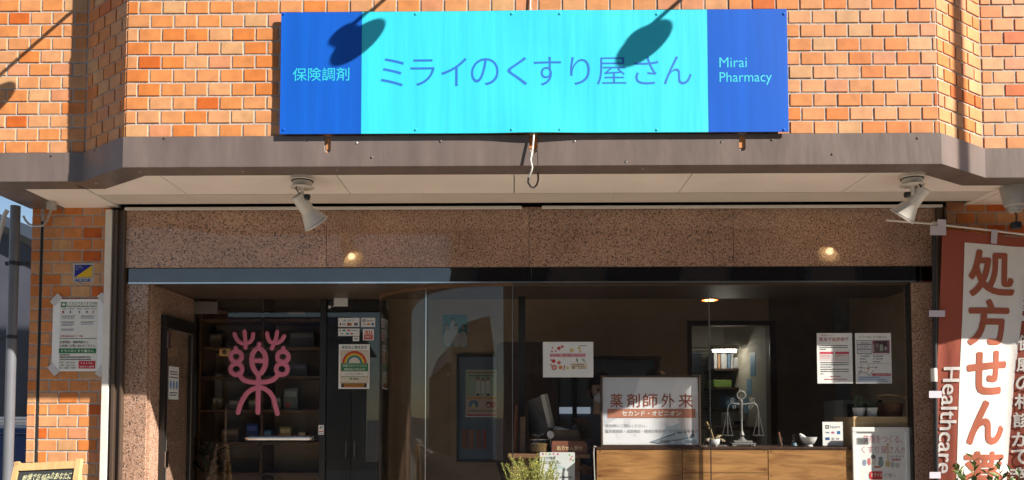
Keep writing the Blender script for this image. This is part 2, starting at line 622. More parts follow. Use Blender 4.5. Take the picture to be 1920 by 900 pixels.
def prints(parent, px, rect, y, elems, warp=None, dy=0.00010):
    """printed matter. px: the sheet in photo pixels; rect: (X0, X1, Z0, Z1) where it stands; y: plane of its front face.
    elems: ('r', x0,y0,x1,y1,colour) block, ('t', x0,y0,x1,y1,text,colour[,bold]), ('g', x0,y0,x1,y1,colour) row of illegible small print,
    ('p', [(x,y)..], colour) polygon, ('o', cx,cy,rx,ry,colour) disc, ('a', cx,cy,r0,r1,colour) half ring"""
    ax0, ay0, ax1, ay1 = px
    X0, X1, Z0, Z1 = rect
    mx = lambda x: X0 + (x - ax0) / (ax1 - ax0) * (X1 - X0)
    mz = lambda v: Z1 - (v - ay0) / (ay1 - ay0) * (Z1 - Z0)
    layers = []
    for e in elems:
        kind, colr = e[0], (e[6] if e[0] == 't' else e[-1])
        nm = 'lettering' if kind in 'tg' else 'printed_shape'
        if layers and layers[-1][0] == (nm, colr):
            layers[-1][1].append(e)
        else:
            layers.append(((nm, colr), [e]))
    for i, ((nm, colr), es) in enumerate(layers):
        yy = y - dy * (i + 1)
        mb = MB()
        for e in es:
            if e[0] == 'r':
                _, x0, y0, x1, y1, _c = e
                mb.poly([(mx(x0), yy, mz(y1)), (mx(x1), yy, mz(y1)), (mx(x1), yy, mz(y0)), (mx(x0), yy, mz(y0))])
            elif e[0] == 't':
                x0, y0, x1, y1, s = e[1:6]
                b = e[7] if len(e) > 7 else 0.0
                text_to(mb, s, lambda u, v: (mx(x0 + (x1 - x0) * u), yy, mz(y1 + (y0 - y1) * v)), b, 2 if (x1 - x0) < 34 else 6)
            elif e[0] == 'g':
                _, x0, y0, x1, y1, _c = e
                h = y1 - y0
                x = x0
                rr = random.Random(int(x0 * 31 + y0 * 17))
                while x < x1 - h * 0.4:
                    w = h * rr.uniform(0.5, 0.95)
                    w = min(w, x1 - x)
                    k = rr.uniform(0.0, 0.25) * h
                    mb.poly([(mx(x), yy, mz(y1 - k * 0.5)), (mx(x + w), yy, mz(y1)), (mx(x + w), yy, mz(y0 + k)), (mx(x), yy, mz(y0))])
                    x += w + h * rr.uniform(0.12, 0.4)
            elif e[0] == 'p':
                mb.poly([(mx(a), yy, mz(b)) for a, b in e[1]])
            elif e[0] == 'o':
                _, cx, cy, rx, ry, _c = e
                mb.poly([(mx(cx + rx * math.cos(t * math.pi / 9)), yy - 0.000004 * len(mb.bm.faces), mz(cy - ry * math.sin(t * math.pi / 9))) for t in range(18)])
            elif e[0] == 'a':
                _, cx, cy, r0, r1, _c = e
                for t in range(16):
                    a, b = math.pi * t / 16, math.pi * (t + 1) / 16
                    mb.poly([(mx(cx + q * math.cos(w)), yy, mz(cy - q * math.sin(w))) for q, w in ((r0, a), (r1, a), (r1, b), (r0, b))])
        mb.build(nm, ink(colr) if not isinstance(colr, bpy.types.Material) else colr, parent, warp=warp, recalc=False)


def rect_of(px, Y):
    x0, y0, x1, y1 = px
    ym, xm = (y0 + y1) / 2, (x0 + x1) / 2
    return (P(x0, ym, Y).x, P(x1, ym, Y).x, P(xm, y1, Y).z, P(xm, y0, Y).z)


def poster(name, label, cat, px, Y, elems, m=None, group=None, thick=0.0015, sheet='sheet', warp=None, pxfull=None):
    """a flat printed sheet whose front face is at depth Y"""
    rc = rect_of(px, Y)
    root = thing(name, label, cat, ((rc[0] + rc[1]) / 2, Y + thick, rc[2]), group)
    MB().box(rc[0], rc[1], Y, Y + thick, rc[2], rc[3]).build(sheet, m or M['paper'], root, warp=warp)
    prints(root, px, rc, Y, elems, warp)
    return root, rc


# ================================================================== THE BUILDING
YU, YW, YL = 0.0, 0.24, 0.79            # brick faces: bay above the shop, wings beside it, piers below
XB0, XB1 = P(238, 150, YU).x, P(1757, 150, YU).x      # corners of the bay
XW0, XW1 = P(165, 150, YW).x, P(1838, 150, YW).x      # where the slanted returns meet the wings
XE0, XE1 = -2.87, 4.30                               # ends of the building
BW, BH, JT = 0.108, 0.060, 0.010
ZF_T = P(960, 254, YU).z                              # top of the fascia
ZF_B = P(960, 311, YU).z                              # bottom of the fascia
_bm = {}


def brick_mesh(w, h=BH):
    w = round(w, 3)
    k = (w, h)
    if k not in _bm:
        c, d = 0.0016, 0.0105
        me = bpy.data.meshes.new('brick')
        v = [(0, 0, 0), (w, 0, 0), (w, 0, h), (0, 0, h),
             (0, c - d, 0), (w, c - d, 0), (w, c - d, h), (0, c - d, h),
             (c, -d, c), (w - c, -d, c), (w - c, -d, h - c), (c, -d, h - c)]
        f = [(0, 1, 5, 4), (1, 2, 6, 5), (2, 3, 7, 6), (3, 0, 4, 7), (4, 5, 9, 8), (5, 6, 10, 9), (6, 7, 11, 10), (7, 4, 8, 11), (8, 9, 10, 11)]
        me.from_pydata(v, [], f)
        me.materials.append(M['brick'])
        _bm[k] = me
    return _bm[k]


def lay(root, a, b, z0, rows, par, keep=None, halves=(0, 0)):
    """running bond of bricks from plan point a to b (mortar plane), courses from z0 upward"""
    a, b = Vector((*a, 0)), Vector((*b, 0))
    L = (b - a).length
    d = (b - a) / L
    ang = math.atan2(d.y, d.x)
    ro = ORG[root.name]
    for r in rows:
        u = 0.0
        first = True
        while u < L - 0.004:
            w = BW
            if first and (r + par) % 2:
                w = (BW - JT) / 2
            first = False
            w = min(w, L - u)
            if L - u - w - JT < 0.014:
                w = L - u
            z = z0 + r * (BH + JT)
            if w > 0.01 and (keep is None or keep(u, u + w, r, z)):
                ob = bpy.data.objects.new('brick', brick_mesh(w))
                ob.location = a + d * u + Vector((0, 0, z)) - ro + Vector((d.y, -d.x, 0)) * random.uniform(-0.0012, 0.0008) + Vector((0, 0, random.uniform(-0.0008, 0.0008)))
                ob.rotation_euler = (random.gauss(0, 0.004), random.gauss(0, 0.0015), ang + random.gauss(0, 0.004))
                ob.parent = root
                COL.objects.link(ob)
            u += w + JT


ZR = ZF_T + 0.002 - 2 * 0.07       # lowest course (two courses are behind the fascia)
SX0, SX1 = P(526, 135, YU - 0.03).x, P(1477, 135, YU - 0.03).x
SZ0, SZ1 = P(1000, 249, YU - 0.03).z, P(1000, 20, YU - 0.03).z
slot_x = [P(615, 270, YU).x, P(1004, 270, YU).x, P(1391, 270, YU).x]
ZTOP = ZF_T + 1.9
# bay wall above the shop
bay = thing('brick_wall', 'sunlit orange brick wall of the projecting bay behind the blue pharmacy sign', 'wall', ((XB0 + XB1) / 2, YU + 0.1, ZF_B))
MB().prism([(XB0, YU + 0.0032, 0), (XB1, YU + 0.0032, 0), (XW1, YW + 0.0032, 0), (XW1, YW + 0.12, 0), (XW0, YW + 0.12, 0), (XW0, YW + 0.0032, 0)], (0, 0, ZTOP - ZF_B - 0.03)).build('mortar_bed', M['mortar'], bay, warp=lambda c: c + Vector((0, 0, ZF_B + 0.03)))


def keep_bay(u0, u1, r, z):
    x0, x1 = XB0 + u0, XB0 + u1
    if r < 2:
        return any(x0 - 0.03 < s < x1 + 0.03 for s in slot_x)
    if z > SZ0 + 0.02 and z + BH < SZ1 - 0.02 and x0 > SX0 + 0.02 and x1 < SX1 - 0.02:
        return False
    return True


lay(bay, (XB0, YU + 0.010), (XB1, YU + 0.010), ZR, range(0, 14), 0, keep_bay)
for (a, b, lab, nm) in (((XE0, XW0), (XW0, XB0), 'orange brick wall at upper left, its slanted return in shade', 'L'),
                        ((XW1, XE1), (XB1, XW1), 'orange brick wall at upper right, its slanted return in sun with soft shadow bands', 'Rr')):
    root = thing('brick_wall', lab, 'wall', ((a[0] + a[1]) / 2, YW + 0.1, ZF_B))
    x0, x1 = a
    mbk = MB()
    mbk.box(x0, x1, YW + 0.0034, YW + 0.12, ZF_B + 0.03, ZTOP)
    mbk.build('mortar_bed', M['mortar'], root)
    if nm == 'L':
        lay(root, (x0, YW + 0.010), (XW0 - 0.012, YW + 0.010), ZR, range(2, 14), 1)
        lay(root, (XW0 + 0.004, YW + 0.006), (XB0 - 0.002, YU + 0.0105), ZR, range(2, 14), 0)
    else:
        lay(root, (XW1 + 0.012, YW + 0.010), (x1, YW + 0.010), ZR, range(2, 14), 0)
        lay(root, (XB1 + 0.002, YU + 0.0105), (XW1 - 0.004, YW + 0.006), ZR, range(2, 14), 1)

# piers beside the shop front
XG0, XG1 = P(232, 600, YL).x, P(1757, 600, YL).x      # granite surround
XP0 = P(205, 600, YL).x
XP1 = P(1779, 600, YL).x
ZS = P(960, 333, 0.125).z + 0.003                    # soffit
ZL0 = P(120, 393, YL).z
nrow = int(ZL0 / 0.07) + 1
zbase = ZL0 - nrow * 0.07 - 0.03
pier = thing('brick_pier', 'orange brick pier left of the entrance carrying the taped notice', 'wall', ((XE0 + XP0) / 2, YL + 0.1, 0))
MB().box(XE0, XP0, YL + 0.0032, YL + 0.25, 0.0, ZS + 0.02).build('mortar_bed', M['mortar'], pier)
XJ = P(74, 600, YL).x
lay(pier, (XE0, YL + 0.010), (XJ - 0.012, YL + 0.010), zbase, range(0, nrow + 2), 0)
lay(pier, (XJ + 0.012, YL + 0.010), (XP0 - 0.004, YL + 0.010), zbase, range(0, nrow + 2), 1)
MB().box(XJ - 0.008, XJ + 0.008, YL + 0.002, YL + 0.012, 0.02, P(74, 415, YL).z).build('sealant_joint', M['dark'], pier)
pier2 = thing('brick_pier', 'shaded orange brick pier behind the red prescription banner', 'wall', ((XE1 + XP1) / 2, YL + 0.1, 0))
MB().box(XP1, XE1, YL + 0.0032, YL + 0.25, 0.0, ZS + 0.02).build('mortar_bed', M['mortar'], pier2)
lay(pier2, (XP1 + 0.002, YL + 0.010), (XE1, YL + 0.010), zbase, range(0, nrow + 2), 1)

# ------------------------------------------------------------------ metal fascia
FT = 0.002


def miter(pts, d):
    """offset an open plan polyline to its left (+Y side for a left-to-right line)"""
    out = []
    n = len(pts)
    for i in range(n):
        p = Vector(pts[i])
        ds = []
        if i > 0:
            ds.append((p - Vector(pts[i - 1])).normalized())
        if i < n - 1:
            ds.append((Vector(pts[i + 1]) - p).normalized())
        ns = [Vector((-q.y, q.x)) for q in ds]
        if len(ns) == 1:
            out.append(p + ns[0] * d)
        else:
            m = (ns[0] + ns[1]).normalized()
            out.append(p + m * (d / m.dot(ns[0])))
    return out


front = [(XE0 - 0.012, YW - 0.009), (XW0 - 0.01, YW - 0.009), (XB0 - 0.008, YU - 0.009), (XB1 + 0.008, YU - 0.009), (XW1 + 0.01, YW - 0.009), (XE1 + 0.012, YW - 0.009)]
inner = miter(front, 0.145)
back = miter(front, FT)
fas = thing('metal_fascia', 'brown sheet metal fascia running along the foot of the upper brick wall', 'fascia', (0.1, 0, ZF_B))
XS = slot_x[1] + 0.012                                # seam in the bay's sheet


def sheet_xz(x0, x1, slots):
    """outline of the bay's sheet with round-bottomed slots cut into its top edge"""
    y = YU - 0.009
    pts = [(x0, y, ZF_B), (x1, y, ZF_B), (x1, y, ZF_T)]
    for s, hw, dp in sorted(slots, reverse=True):
        pts.append((s + hw, y, ZF_T))
        for t in range(0, 9):
            a = -math.pi * t / 8
            pts.append((s + hw * math.cos(a), y, ZF_T - dp + hw + hw * math.sin(a)))
        pts.append((s - hw, y, ZF_T))
    pts.append((x0, y, ZF_T))
    return pts


def fascia_flat(pts):
    MB().prism(pts, (0, FT, 0)).build('fascia_sheet', M['fascia'], fas)


fascia_flat(sheet_xz(front[2][0] + 0.0, XS - 0.003, [(slot_x[0], 0.016, 0.086), (slot_x[1] - 0.008, 0.022, 0.092)]))
fascia_flat(sheet_xz(XS, front[3][0], [(slot_x[2], 0.016, 0.086)]))
for i in (0, 1, 3, 4):
    (ax, ay), (bx, by) = front[i], front[i + 1]
    (cx_, cy_), (dx_, dy_) = back[i + 1], back[i]
    e = 0.0006 if i in (0, 4) else 0.0
    MB().prism([(ax, ay - e, ZF_B), (bx, by - e, ZF_B), (cx_, cy_, ZF_B), (dx_, dy_, ZF_B)], (0, 0, ZF_T - ZF_B)).build('fascia_sheet', M['fascia'], fas)
for i in range(5):
    a, b, c, d = front[i], front[i + 1], inner[i + 1], inner[i]
    g = 0.0008
    dd = (Vector(b) - Vector(a)).normalized() * g
    pl = [(a[0] + dd.x, a[1] + dd.y, ZF_B - FT), (b[0] - dd.x, b[1] - dd.y, ZF_B - FT), (c[0] - dd.x, c[1] - dd.y, ZF_B - FT), (d[0] + dd.x, d[1] + dd.y, ZF_B - FT)]
    MB().prism(pl, (0, 0, FT - 0.0004)).build('fascia_return', M['fascia'], fas)
# end boards of the overhang
for s, xe in ((1, XE0), (-1, XE1)):
    x0, x1 = (xe - 0.012, xe + 0.195) if s > 0 else (xe - 0.195, xe + 0.012)
    MB().box(x0, x1, YW + 0.1275, YL + 0.0, ZF_B - FT - 0.0004, ZF_B - 0.001).build('fascia_return', M['fascia'], fas)
    xo = xe - 0.012 if s > 0 else xe + 0.009
    MB().box(xo, xo + FT, YW - 0.012, YL + 0.25, ZF_B + 0.0005, ZF_T).build('fascia_sheet', M['fascia'], fas)
for x, y_, hd in ((308, 258, 0), (577, 262, 0), (669, 267, 1), (697, 294, 0), (826, 264, 0), (1077, 264, 1), (1174, 302, 1), (1353, 265, 1), (1447, 261, 0), (1560, 288, 0), (1720, 258, 0)):
    p = P(x, y_ + 1, YU - 0.009)
    MB().lathe([(0.0055, 0), (0.0055, 0.002), (0.003, 0.0035)], p, (0, -1, 0), 8).build('screw', M['steel'] if hd else M['brownrail'], fas)
for x, y_ in ((96, 292), (178, 282)):
    p = P(x, y_, YW - 0.010 if x < 150 else 0.16)
    MB().lathe([(0.0055, 0), (0.0055, 0.002), (0.003, 0.0035)], p, (-0.3, -1, 0), 8).build('screw', M['brownrail'], fas)
for x, y_ in ((455, 321), (632, 319), (1205, 316), (180, 343), (262, 322)):
    t = (ZF_B - FT - CAM.z) / (P(x, y_, 0).z - CAM.z)
    p = CAM + (P(x, y_, 0) - CAM) * t
    p.z = ZF_B - FT
    MB().lathe([(0.006, 0), (0.006, 0.002), (0.003, 0.003)], p, (0, 0, -1), 8).build('screw', M['greyplastic'], fas)

# ------------------------------------------------------------------ soffit
sof = thing('soffit', 'white panelled soffit under the fascia with dark joints', 'soffit', (0.1, 0.4, ZF_B))
zs0, zs1 = ZF_B + 0.002, ZF_B + 0.012
GAP = 0.005
XSL, XSR = XP0 + 0.06, XP1 + 0.10
seams = [P(297, 332, 0.13).x, P(629, 330, 0.13).x, P(964, 330, 0.13).x, P(1300, 324, 0.13).x, P(1635, 322, 0.13).x]
YS1, YS2 = 0.505, 0.705


def panel(poly, nm='soffit_panel', m=None, z=None):
    z0_ = z if z is not None else zs0
    MB().prism([(x, y, z0_) for x, y in poly], (0, 0, 0.010)).build(nm, m or M['soffit'], sof)


f = 0.03
panel([(XSL, YW + 0.05), (XW0 + 0.02, YW + 0.05), (XB0 + f, YU + 0.04), (seams[0] - GAP / 2, YU + 0.04), (seams[0] - GAP / 2, YS1), (XSL, YS1)])
for a, b in zip(seams, seams[1:]):
    panel([(a + GAP / 2, YU + 0.04), (b - GAP / 2, YU + 0.04), (b - GAP / 2, YS1), (a + GAP / 2, YS1)])
panel([(seams[4] + GAP / 2, YU + 0.04), (XB1 - f, YU + 0.04), (XW1 - 0.02, YW + 0.05), (XSR, YW + 0.05), (XSR, YS1), (seams[4] + GAP / 2, YS1)])
panel([(XE0 + 0.19, YW + 0.05), (XSL - 0.012, YW + 0.05), (XSL - 0.012, YL + 0.005), (XE0 + 0.19, YL + 0.005)])
XM = P(1880, 355, 0.5).x
panel([(XSR + 0.005, YW + 0.05), (XM, YW + 0.05), (XM, YL + 0.005), (XSR + 0.005, YL + 0.005)])
panel([(XM + 0.006, YW + 0.05), (XE1 - 0.19, YW + 0.05), (XE1 - 0.19, YL + 0.005), (XM + 0.006, YL + 0.005)])
MB().box(XSL - 0.011, XSL - 0.001, YW + 0.06, YL + 0.004, ZF_B - 0.002, ZF_B + 0.011).build('joint_bead', M['rail'], sof)
xs = [XSL, P(480, 378, 0.6).x, P(795, 378, 0.6).x, P(1150, 378, 0.6).x, P(1480, 378, 0.6).x, XSR]
for a, b in zip(xs, xs[1:]):
    panel([(a + 0.0008, YS1 + 0.004), (b - 0.0008, YS1 + 0.004), (b - 0.0008, YS2), (a + 0.0008, YS2)], 'shutter_box_panel', M['soffit2'], zs0 - 0.001)
MB().box(XE0, XE1, YU + 0.05, YL + 0.25, zs1 + 0.004, zs1 + 0.03).build('backing_board', M['dark'], sof, warp=lambda c: c if c.y > 0.3 or (XB0 < c.x < XB1) else Vector((c.x, max(c.y, YW + 0.05), c.z)))
ZG1 = P(960, 394, 0.75).z
xa, xb, xc, xd = P(236, 392, 0.74).x, P(978, 388, 0.74).x, P(1016, 388, 0.74).x, P(1765, 384, 0.74).x
MB().box(xa, xb, 0.724, 0.745, ZG1 + 0.004, ZG1 + 0.019, 0.002).build('shutter_rail', M['rail'], sof)
MB().box(xc, xd, 0.724, 0.745, ZG1 + 0.004, ZG1 + 0.019, 0.002).build('shutter_rail', M['rail'], sof)

# ------------------------------------------------------------------ granite surround of the shop front
YG = 0.755
gr = thing('granite_surround', 'polished pinkish brown granite surround with speckles around the shop window', 'cladding', ((XG0 + XG1) / 2, YG + 0.1, 0))
ZG0 = P(960, 500, YG).z
gx = [XG0, P(612, 450, YG).x, P(992, 450, YG).x, P(1375, 450, YG).x, XG1]
for a, b in zip(gx, gx[1:]):
    MB().box(a + 0.0012, b - 0.0012, YG, YG + 0.045, ZG0, ZG1 + 0.02, 0.0012).build('granite_slab', M['granite'], gr)
MB().box(XG0, XG1, YG + 0.046, YG + 0.12, ZG0 + 0.012, ZS + 0.02).build('lintel_core', M['dark'], gr)
XJ0, XJ1 = P(275, 700, 0.775).x, P(1712, 700, 0.775).x
ZC0 = P(960, 528, 0.775).z
YD = 1.44                                            # door plane
MB().box(XG0, XJ0 - 0.001, 0.775, YD, 0.0, ZC0 - 0.004).build('granite_slab', M['granite'], gr)
MB().box(XJ1 + 0.001, XG1, 0.775, 0.87, 0.0, ZC0 - 0.004).build('granite_slab', M['granite'], gr)
# recess lining: a thin reveal slab stands proud of the left jamb
MB().box(XJ0, XJ0 + 0.012, 0.80, YD, 0.0, ZC0 - 0.006).build('granite_slab', M['granite'], gr)
MB().box(XG0, XG1, YG + 0.042, YD + 0.03, ZC0 - 0.003, ZC0 + 0.04).build('recess_ceiling', M['brownrail'], gr)
# mirror strip
strip = thing('mirror_strip', 'long mirror polished metal strip between granite lintel and window head', 'trim', ((XG0 + XG1) / 2, 0.8, ZC0))
xm = P(996, 512, 0.768).x
for a, b in ((XG0, xm - 0.001), (xm + 0.001, XG1)):
    MB().box(a, b, 0.768, 0.79, ZC0, ZG0 - 0.003, 0.0008).build('mirror_panel', M['chrome'], strip)
MB().box(XG0, XG1, 0.7665, 0.79, ZC0 - 0.0095, ZC0 - 0.0005).build('lower_bead', M['steel'], strip)

# white conduit, brown shutter guides
con = MB().box(P(195, 700, 0.755).x - 0.004, P(207, 700, 0.755).x - 0.002, 0.735, 0.79, 0.0, ZS - 0.004, 0.003).build('white_cover_strip', M['rail'])
tag(con, 'tall white cover strip between brick pier and brown shutter guide', 'trim')
for x0, x1, lab in ((P(211, 700, 0.75).x, P(230, 700, 0.75).x, 'dark brown vertical shutter guide beside the white cover strip'),
                    (P(1759, 600, 0.75).x, P(1778, 600, 0.75).x, 'dark brown vertical shutter guide behind the banner pole')):
    g = thing('shutter_guide', lab, 'trim', ((x0 + x1) / 2, 0.75, 0), 'shutter guides')
    MB().box(x0, x0 + 0.018, 0.735, 0.80, 0.0, ZS - 0.004, 0.002).build('guide_rail', M['brownrail'], g)
    MB().box(x0 + 0.019, x1 - 0.012, 0.752, 0.80, 0.0, ZS - 0.004).build('guide_channel', M['brownrail'], g)
    MB().box(x1 - 0.011, x1, 0.738, 0.80, 0.0, ZS - 0.004, 0.002).build('guide_rail', M['brownrail'], g)

# ================================================================== THE SIGN
sg = thing('shop_sign', 'long cyan and blue pharmacy sign board fixed on the sunlit brick bay', 'sign', ((SX0 + SX1) / 2, YU, SZ0))
YSG = YU - 0.030
sxa, sxb = P(678, 135, YSG).x, P(1327, 135, YSG).x


def sheet_grid(x0, x1, name, m):
    mb = MB()
    nx, nz = 60, 12
    vs = {}
    for i in range(nx + 1):
        for j in range(nz + 1):
            x = x0 + (x1 - x0) * i / nx
            z = SZ0 + (SZ1 - SZ0) * j / nz
            vs[i, j] = mb.bm.verts.new((x, YSG + wave(x, z), z))
    for i in range(nx):
        for j in range(nz):
            mb.bm.faces.new([vs[i, j], vs[i + 1, j], vs[i + 1, j + 1], vs[i, j + 1]])
    r = bmesh.ops.extrude_face_region(mb.bm, geom=mb.bm.faces[:])
    bmesh.ops.translate(mb.bm, verts=[g for g in r['geom'] if isinstance(g, bmesh.types.BMVert)], vec=(0, 0.006, 0))
    return mb.build(name, m, sg, smooth=True)


def wave(x, z):
    """the sheet is a little dished where its screws pull it in and where it bulges at the cable"""
    xc = slot_x[1]
    b = -0.010 * math.exp(-((x - xc) / 0.16) ** 2) * max(0, 1 - (z - SZ0) / 0.22)
    b -= 0.0060 * math.exp(-((x - xc - 0.05) / 0.22) ** 2) * max(0, 1 - (SZ1 - z) / 0.2)
    return b + 0.0015 * math.sin(x * 9.0) * math.sin((z - SZ0) / (SZ1 - SZ0) * math.pi)


SR = (SX0, SX1, SZ0, SZ1)
sheet_grid(SX0, sxa - 0.0003, 'end_panel', M['blue'])
sheet_grid(sxa, sxb, 'centre_panel', M['cyan'])
sheet_grid(sxb + 0.0003, SX1, 'end_panel', M['blue'])
SIGNPX = (526, 20, 1477, 249)
wp = lambda c: Vector((c.x, c.y + wave(c.x, c.z), c.z))
prints(sg, SIGNPX, SR, YSG - 0.0003, [('t', 549, 125, 656, 150, '保険調剤', (50, 205, 226), 0.004)], wp)
M['signtext'] = mat('blue_sign_ink', (0.022, 0.155, 0.56), 0.45, var=0.02)
sign_chars = [('ミ', 715, 108, 759, 161), ('ラ', 771, 110, 817, 160), ('イ', 829, 108, 877, 161), ('の', 885, 109, 937, 160), ('く', 953, 107, 991, 160),
              ('す', 1003, 107, 1054, 161), ('り', 1071, 108, 1108, 160), ('屋', 1121, 109, 1176, 160), ('さ', 1191, 108, 1236, 160), ('ん', 1246, 107, 1298, 160)]
prints(sg, SIGNPX, SR, YSG - 0.0003, [('t', a, b, c, d, ch, M['signtext'], -0.006) for ch, a, b, c, d in sign_chars], wp)
prints(sg, SIGNPX, SR, YSG - 0.0003, [('t', 1350, 110, 1401, 129, 'Mirai', (50, 205, 226), 0.0), ('t', 1350, 138, 1447, 162, 'Pharmacy', (50, 205, 226), 0.0)], wp)
for x in (532, 780, 960, 1050, 1232, 1470):
    for y_ in (26, 243):
        p = P(x, y_, YSG)
        MB().lathe([(0.007, 0), (0.006, 0.0025), (0.002, 0.0035)], (p.x, YSG + wave(p.x, p.z) - 0.0002, p.z), (0, -1, 0), 10).build('screw', M['blue'] if (x < 678 or x > 1327) else M['cyan'], sg)
for x in (SX0 + 0.25, SX1 - 0.25, 0.0):
    MB().box(x - 0.02, x + 0.02, YSG + 0.0085, YU - 0.001, SZ0 + 0.04, SZ1 - 0.04).build('mounting_batten', M['greyplastic'], sg)
# cable that comes out below the sign
cb = [P(1001, 236, -0.015), P(1001, 252, -0.028), P(999, 275, -0.034), P(995, 300, -0.036), P(998, 314, -0.036), P(996, 322, -0.030), P(991, 332, -0.010), P(990, 342, 0.02), P(995, 350, 0.04), P(1001, 352, 0.055),
      P(1006, 347, 0.07), P(1009, 338, 0.09), P(1009, 330, 0.11), P(1008.5, 322, 0.135)]
cbl = MB().tube(cb[:7], 0.0046, 8).build('hanging_cable', M['rail'], None, True)
tag(cbl, 'loose white cable hanging in a loop below the middle of the sign', 'cable')
o2 = MB().tube(cb[6:], 0.0046, 8).build('cable_tail', M['blackplastic'], cbl, True)
# cable above the sign
cbt = MB().tube([P(995, 22, -0.012), P(994, 10, -0.008), P(995, -6, -0.008), P(996, -40, -0.008)], 0.004, 6).build('sign_cable', M['rail'], None, True)
tag(cbt, 'short white cable entering the top edge of the sign', 'cable')

# ================================================================== GROUND AND STREET
struct(MB().box(-40, 40, -3.2, 0.76, -0.30, 0.0).build('pavement', M['pave']))
struct(MB().box(-300, 300, -300, 300, -0.6, -0.31).build('ground', M['asphalt']))
struct(MB().box(-60, 60, -9.5, -3.36, -0.30, -0.13).build('road', M['asphalt']))
struct(MB().box(-60, 60, -3.355, -3.205, -0.30, 0.001, 0.01).build('kerb', M['kerb']))
struct(MB().box(-40, 40, -13, -9.51, -0.30, -0.01).build('far_pavement', M['pave']))
struct(MB().box(-60, 60, -9.3, -9.18, -0.1299, -0.126).build('road_line', M['paint']))

# ================================================================== SPOTLIGHTS AND OTHER FITTINGS
def spotlight(label, base_px, cap_px, axis, Y):
    b = P(*base_px, Y)
    b.z = ZF_B + 0.002
    root = thing('spotlight', label, 'spotlight', b, 'spotlights under the soffit')
    MB().lathe([(0.062, 0), (0.062, -0.018), (0.056, -0.022)], b, (0, 0, 1), 28).build('ceiling_rose', M['lampbody'], root, True)
    MB().lathe([(0.056, -0.0222), (0.056, -0.026)], b, (0, 0, 1), 28).build('gasket', M['blackplastic'], root, True)
    MB().lathe([(0.050, -0.0262), (0.049, -0.050), (0.060, -0.053), (0.060, -0.057), (0.02, -0.060)], b, (0, 0, 1), 28).build('adaptor', M['lampbody'], root, True)
    ax = Vector(axis).normalized()
    c0 = P(*cap_px, Y)
    mid = c0 + ax * 0.045
    j = Vector((b.x, b.y, b.z - 0.058))
    side = 1 if mid.x < b.x else -1
    k = j + Vector((0.0, 0.0, -0.035))
    MB().tube([j, k, mid + Vector((side * 0.035, 0.0, 0.0))], 0.011, 10).build('arm', M['lampbody'], root, True)
    MB().lathe([(0.013, -0.012), (0.015, -0.008), (0.015, 0.012), (0.011, 0.014)], k + Vector((side * 0.026, 0, -0.012)), (side, 0, -0.2), 14).build('tilt_knob', M['blackplastic'], root, True)
    MB().tube([j + Vector((-0.02 * side, -0.03, 0.004)), j + Vector((-0.024 * side, -0.036, -0.012)), mid + Vector((0, -0.03, 0.03))], 0.0035, 6).build('lead', M['blackplastic'], root, True)
    K = lambda pr: [(r_ * 0.93, h_ * 0.87) for r_, h_ in pr]
    MB().lathe(K([(0.034, 0.0), (0.0375, 0.003), (0.0395, 0.115)]), c0, ax, 32).build('lamp_body', M['lampbody'], root, True)
    MB().lathe(K([(0.030, -0.0015), (0.0335, -0.001), (0.0335, 0.002)]), c0, ax, 32).build('end_cap', M['lampcap'], root, True)
    sh = MB().lathe(K([(0.041, 0.112), (0.0425, 0.118), (0.072, 0.192), (0.0745, 0.196), (0.0745, 0.202), (0.0705, 0.202), (0.067, 0.190), (0.038, 0.120)]), c0, ax, 40, cap=False).build('shade', M['lampbody'], root, True)
    MB().lathe(K([(0.0712, 0.187), (0.0724, 0.188), (0.0726, 0.190), (0.0716, 0.1905)]), c0, ax, 40, cap=False).build('rim_groove', M['lampcap'], sh, True)
    MB().lathe(K([(0.010, 0.125), (0.016, 0.15), (0.024, 0.165), (0.020, 0.178), (0.0, 0.184)]), c0, ax, 28, cap=False).build('bulb', M['bulb'], root, True)


spotlight('cream spotlight with its back to the street under the left half of the soffit', (567, 338), (557, 366), (0.47, 0.46, -0.74), 0.18)
spotlight('cream spotlight catching the sun on its flared shade near the red banner', (1710, 333), (1733, 352), (-0.47, 0.42, -0.74), 0.18)

b = P(1903, 362, 0.40)
b.z = ZF_B + 0.002
fl = thing('ribbed_lamp', 'grey ribbed lamp holder hanging from the soffit above the red banner', 'lamp', b)
sc_ = 1536 / 4.40
MB().lathe([(0.066, 0.0), (0.070, -0.010), (0.052, -0.108), (0.046, -0.112)], b, (0, 0, 1), 44, ribs=0.035).build('ribbed_housing', M['greyplastic'], fl, True)
MB().lathe([(0.040, -0.1125), (0.038, -0.130), (0.032, -0.131), (0.031, -0.142), (0.024, -0.144)], b, (0, 0, 1), 28).build('socket_collar', M['greyplastic'], fl, True)
MB().tube([b + Vector((0, 0, -0.143)), b + Vector((0.004, 0, -0.17)), b + Vector((0, 0, -0.20))], 0.004, 6).build('cord', M['blackplastic'], fl, True)
MB().lathe([(0.024, -0.198), (0.028, -0.205), (0.026, -0.232), (0.015, -0.235)], b, (0, 0, 1), 18).build('end_plug', M['blackplastic'], fl, True)

# sign lamps on arms above the frame: their shadows fall across the sign and the upper left wall


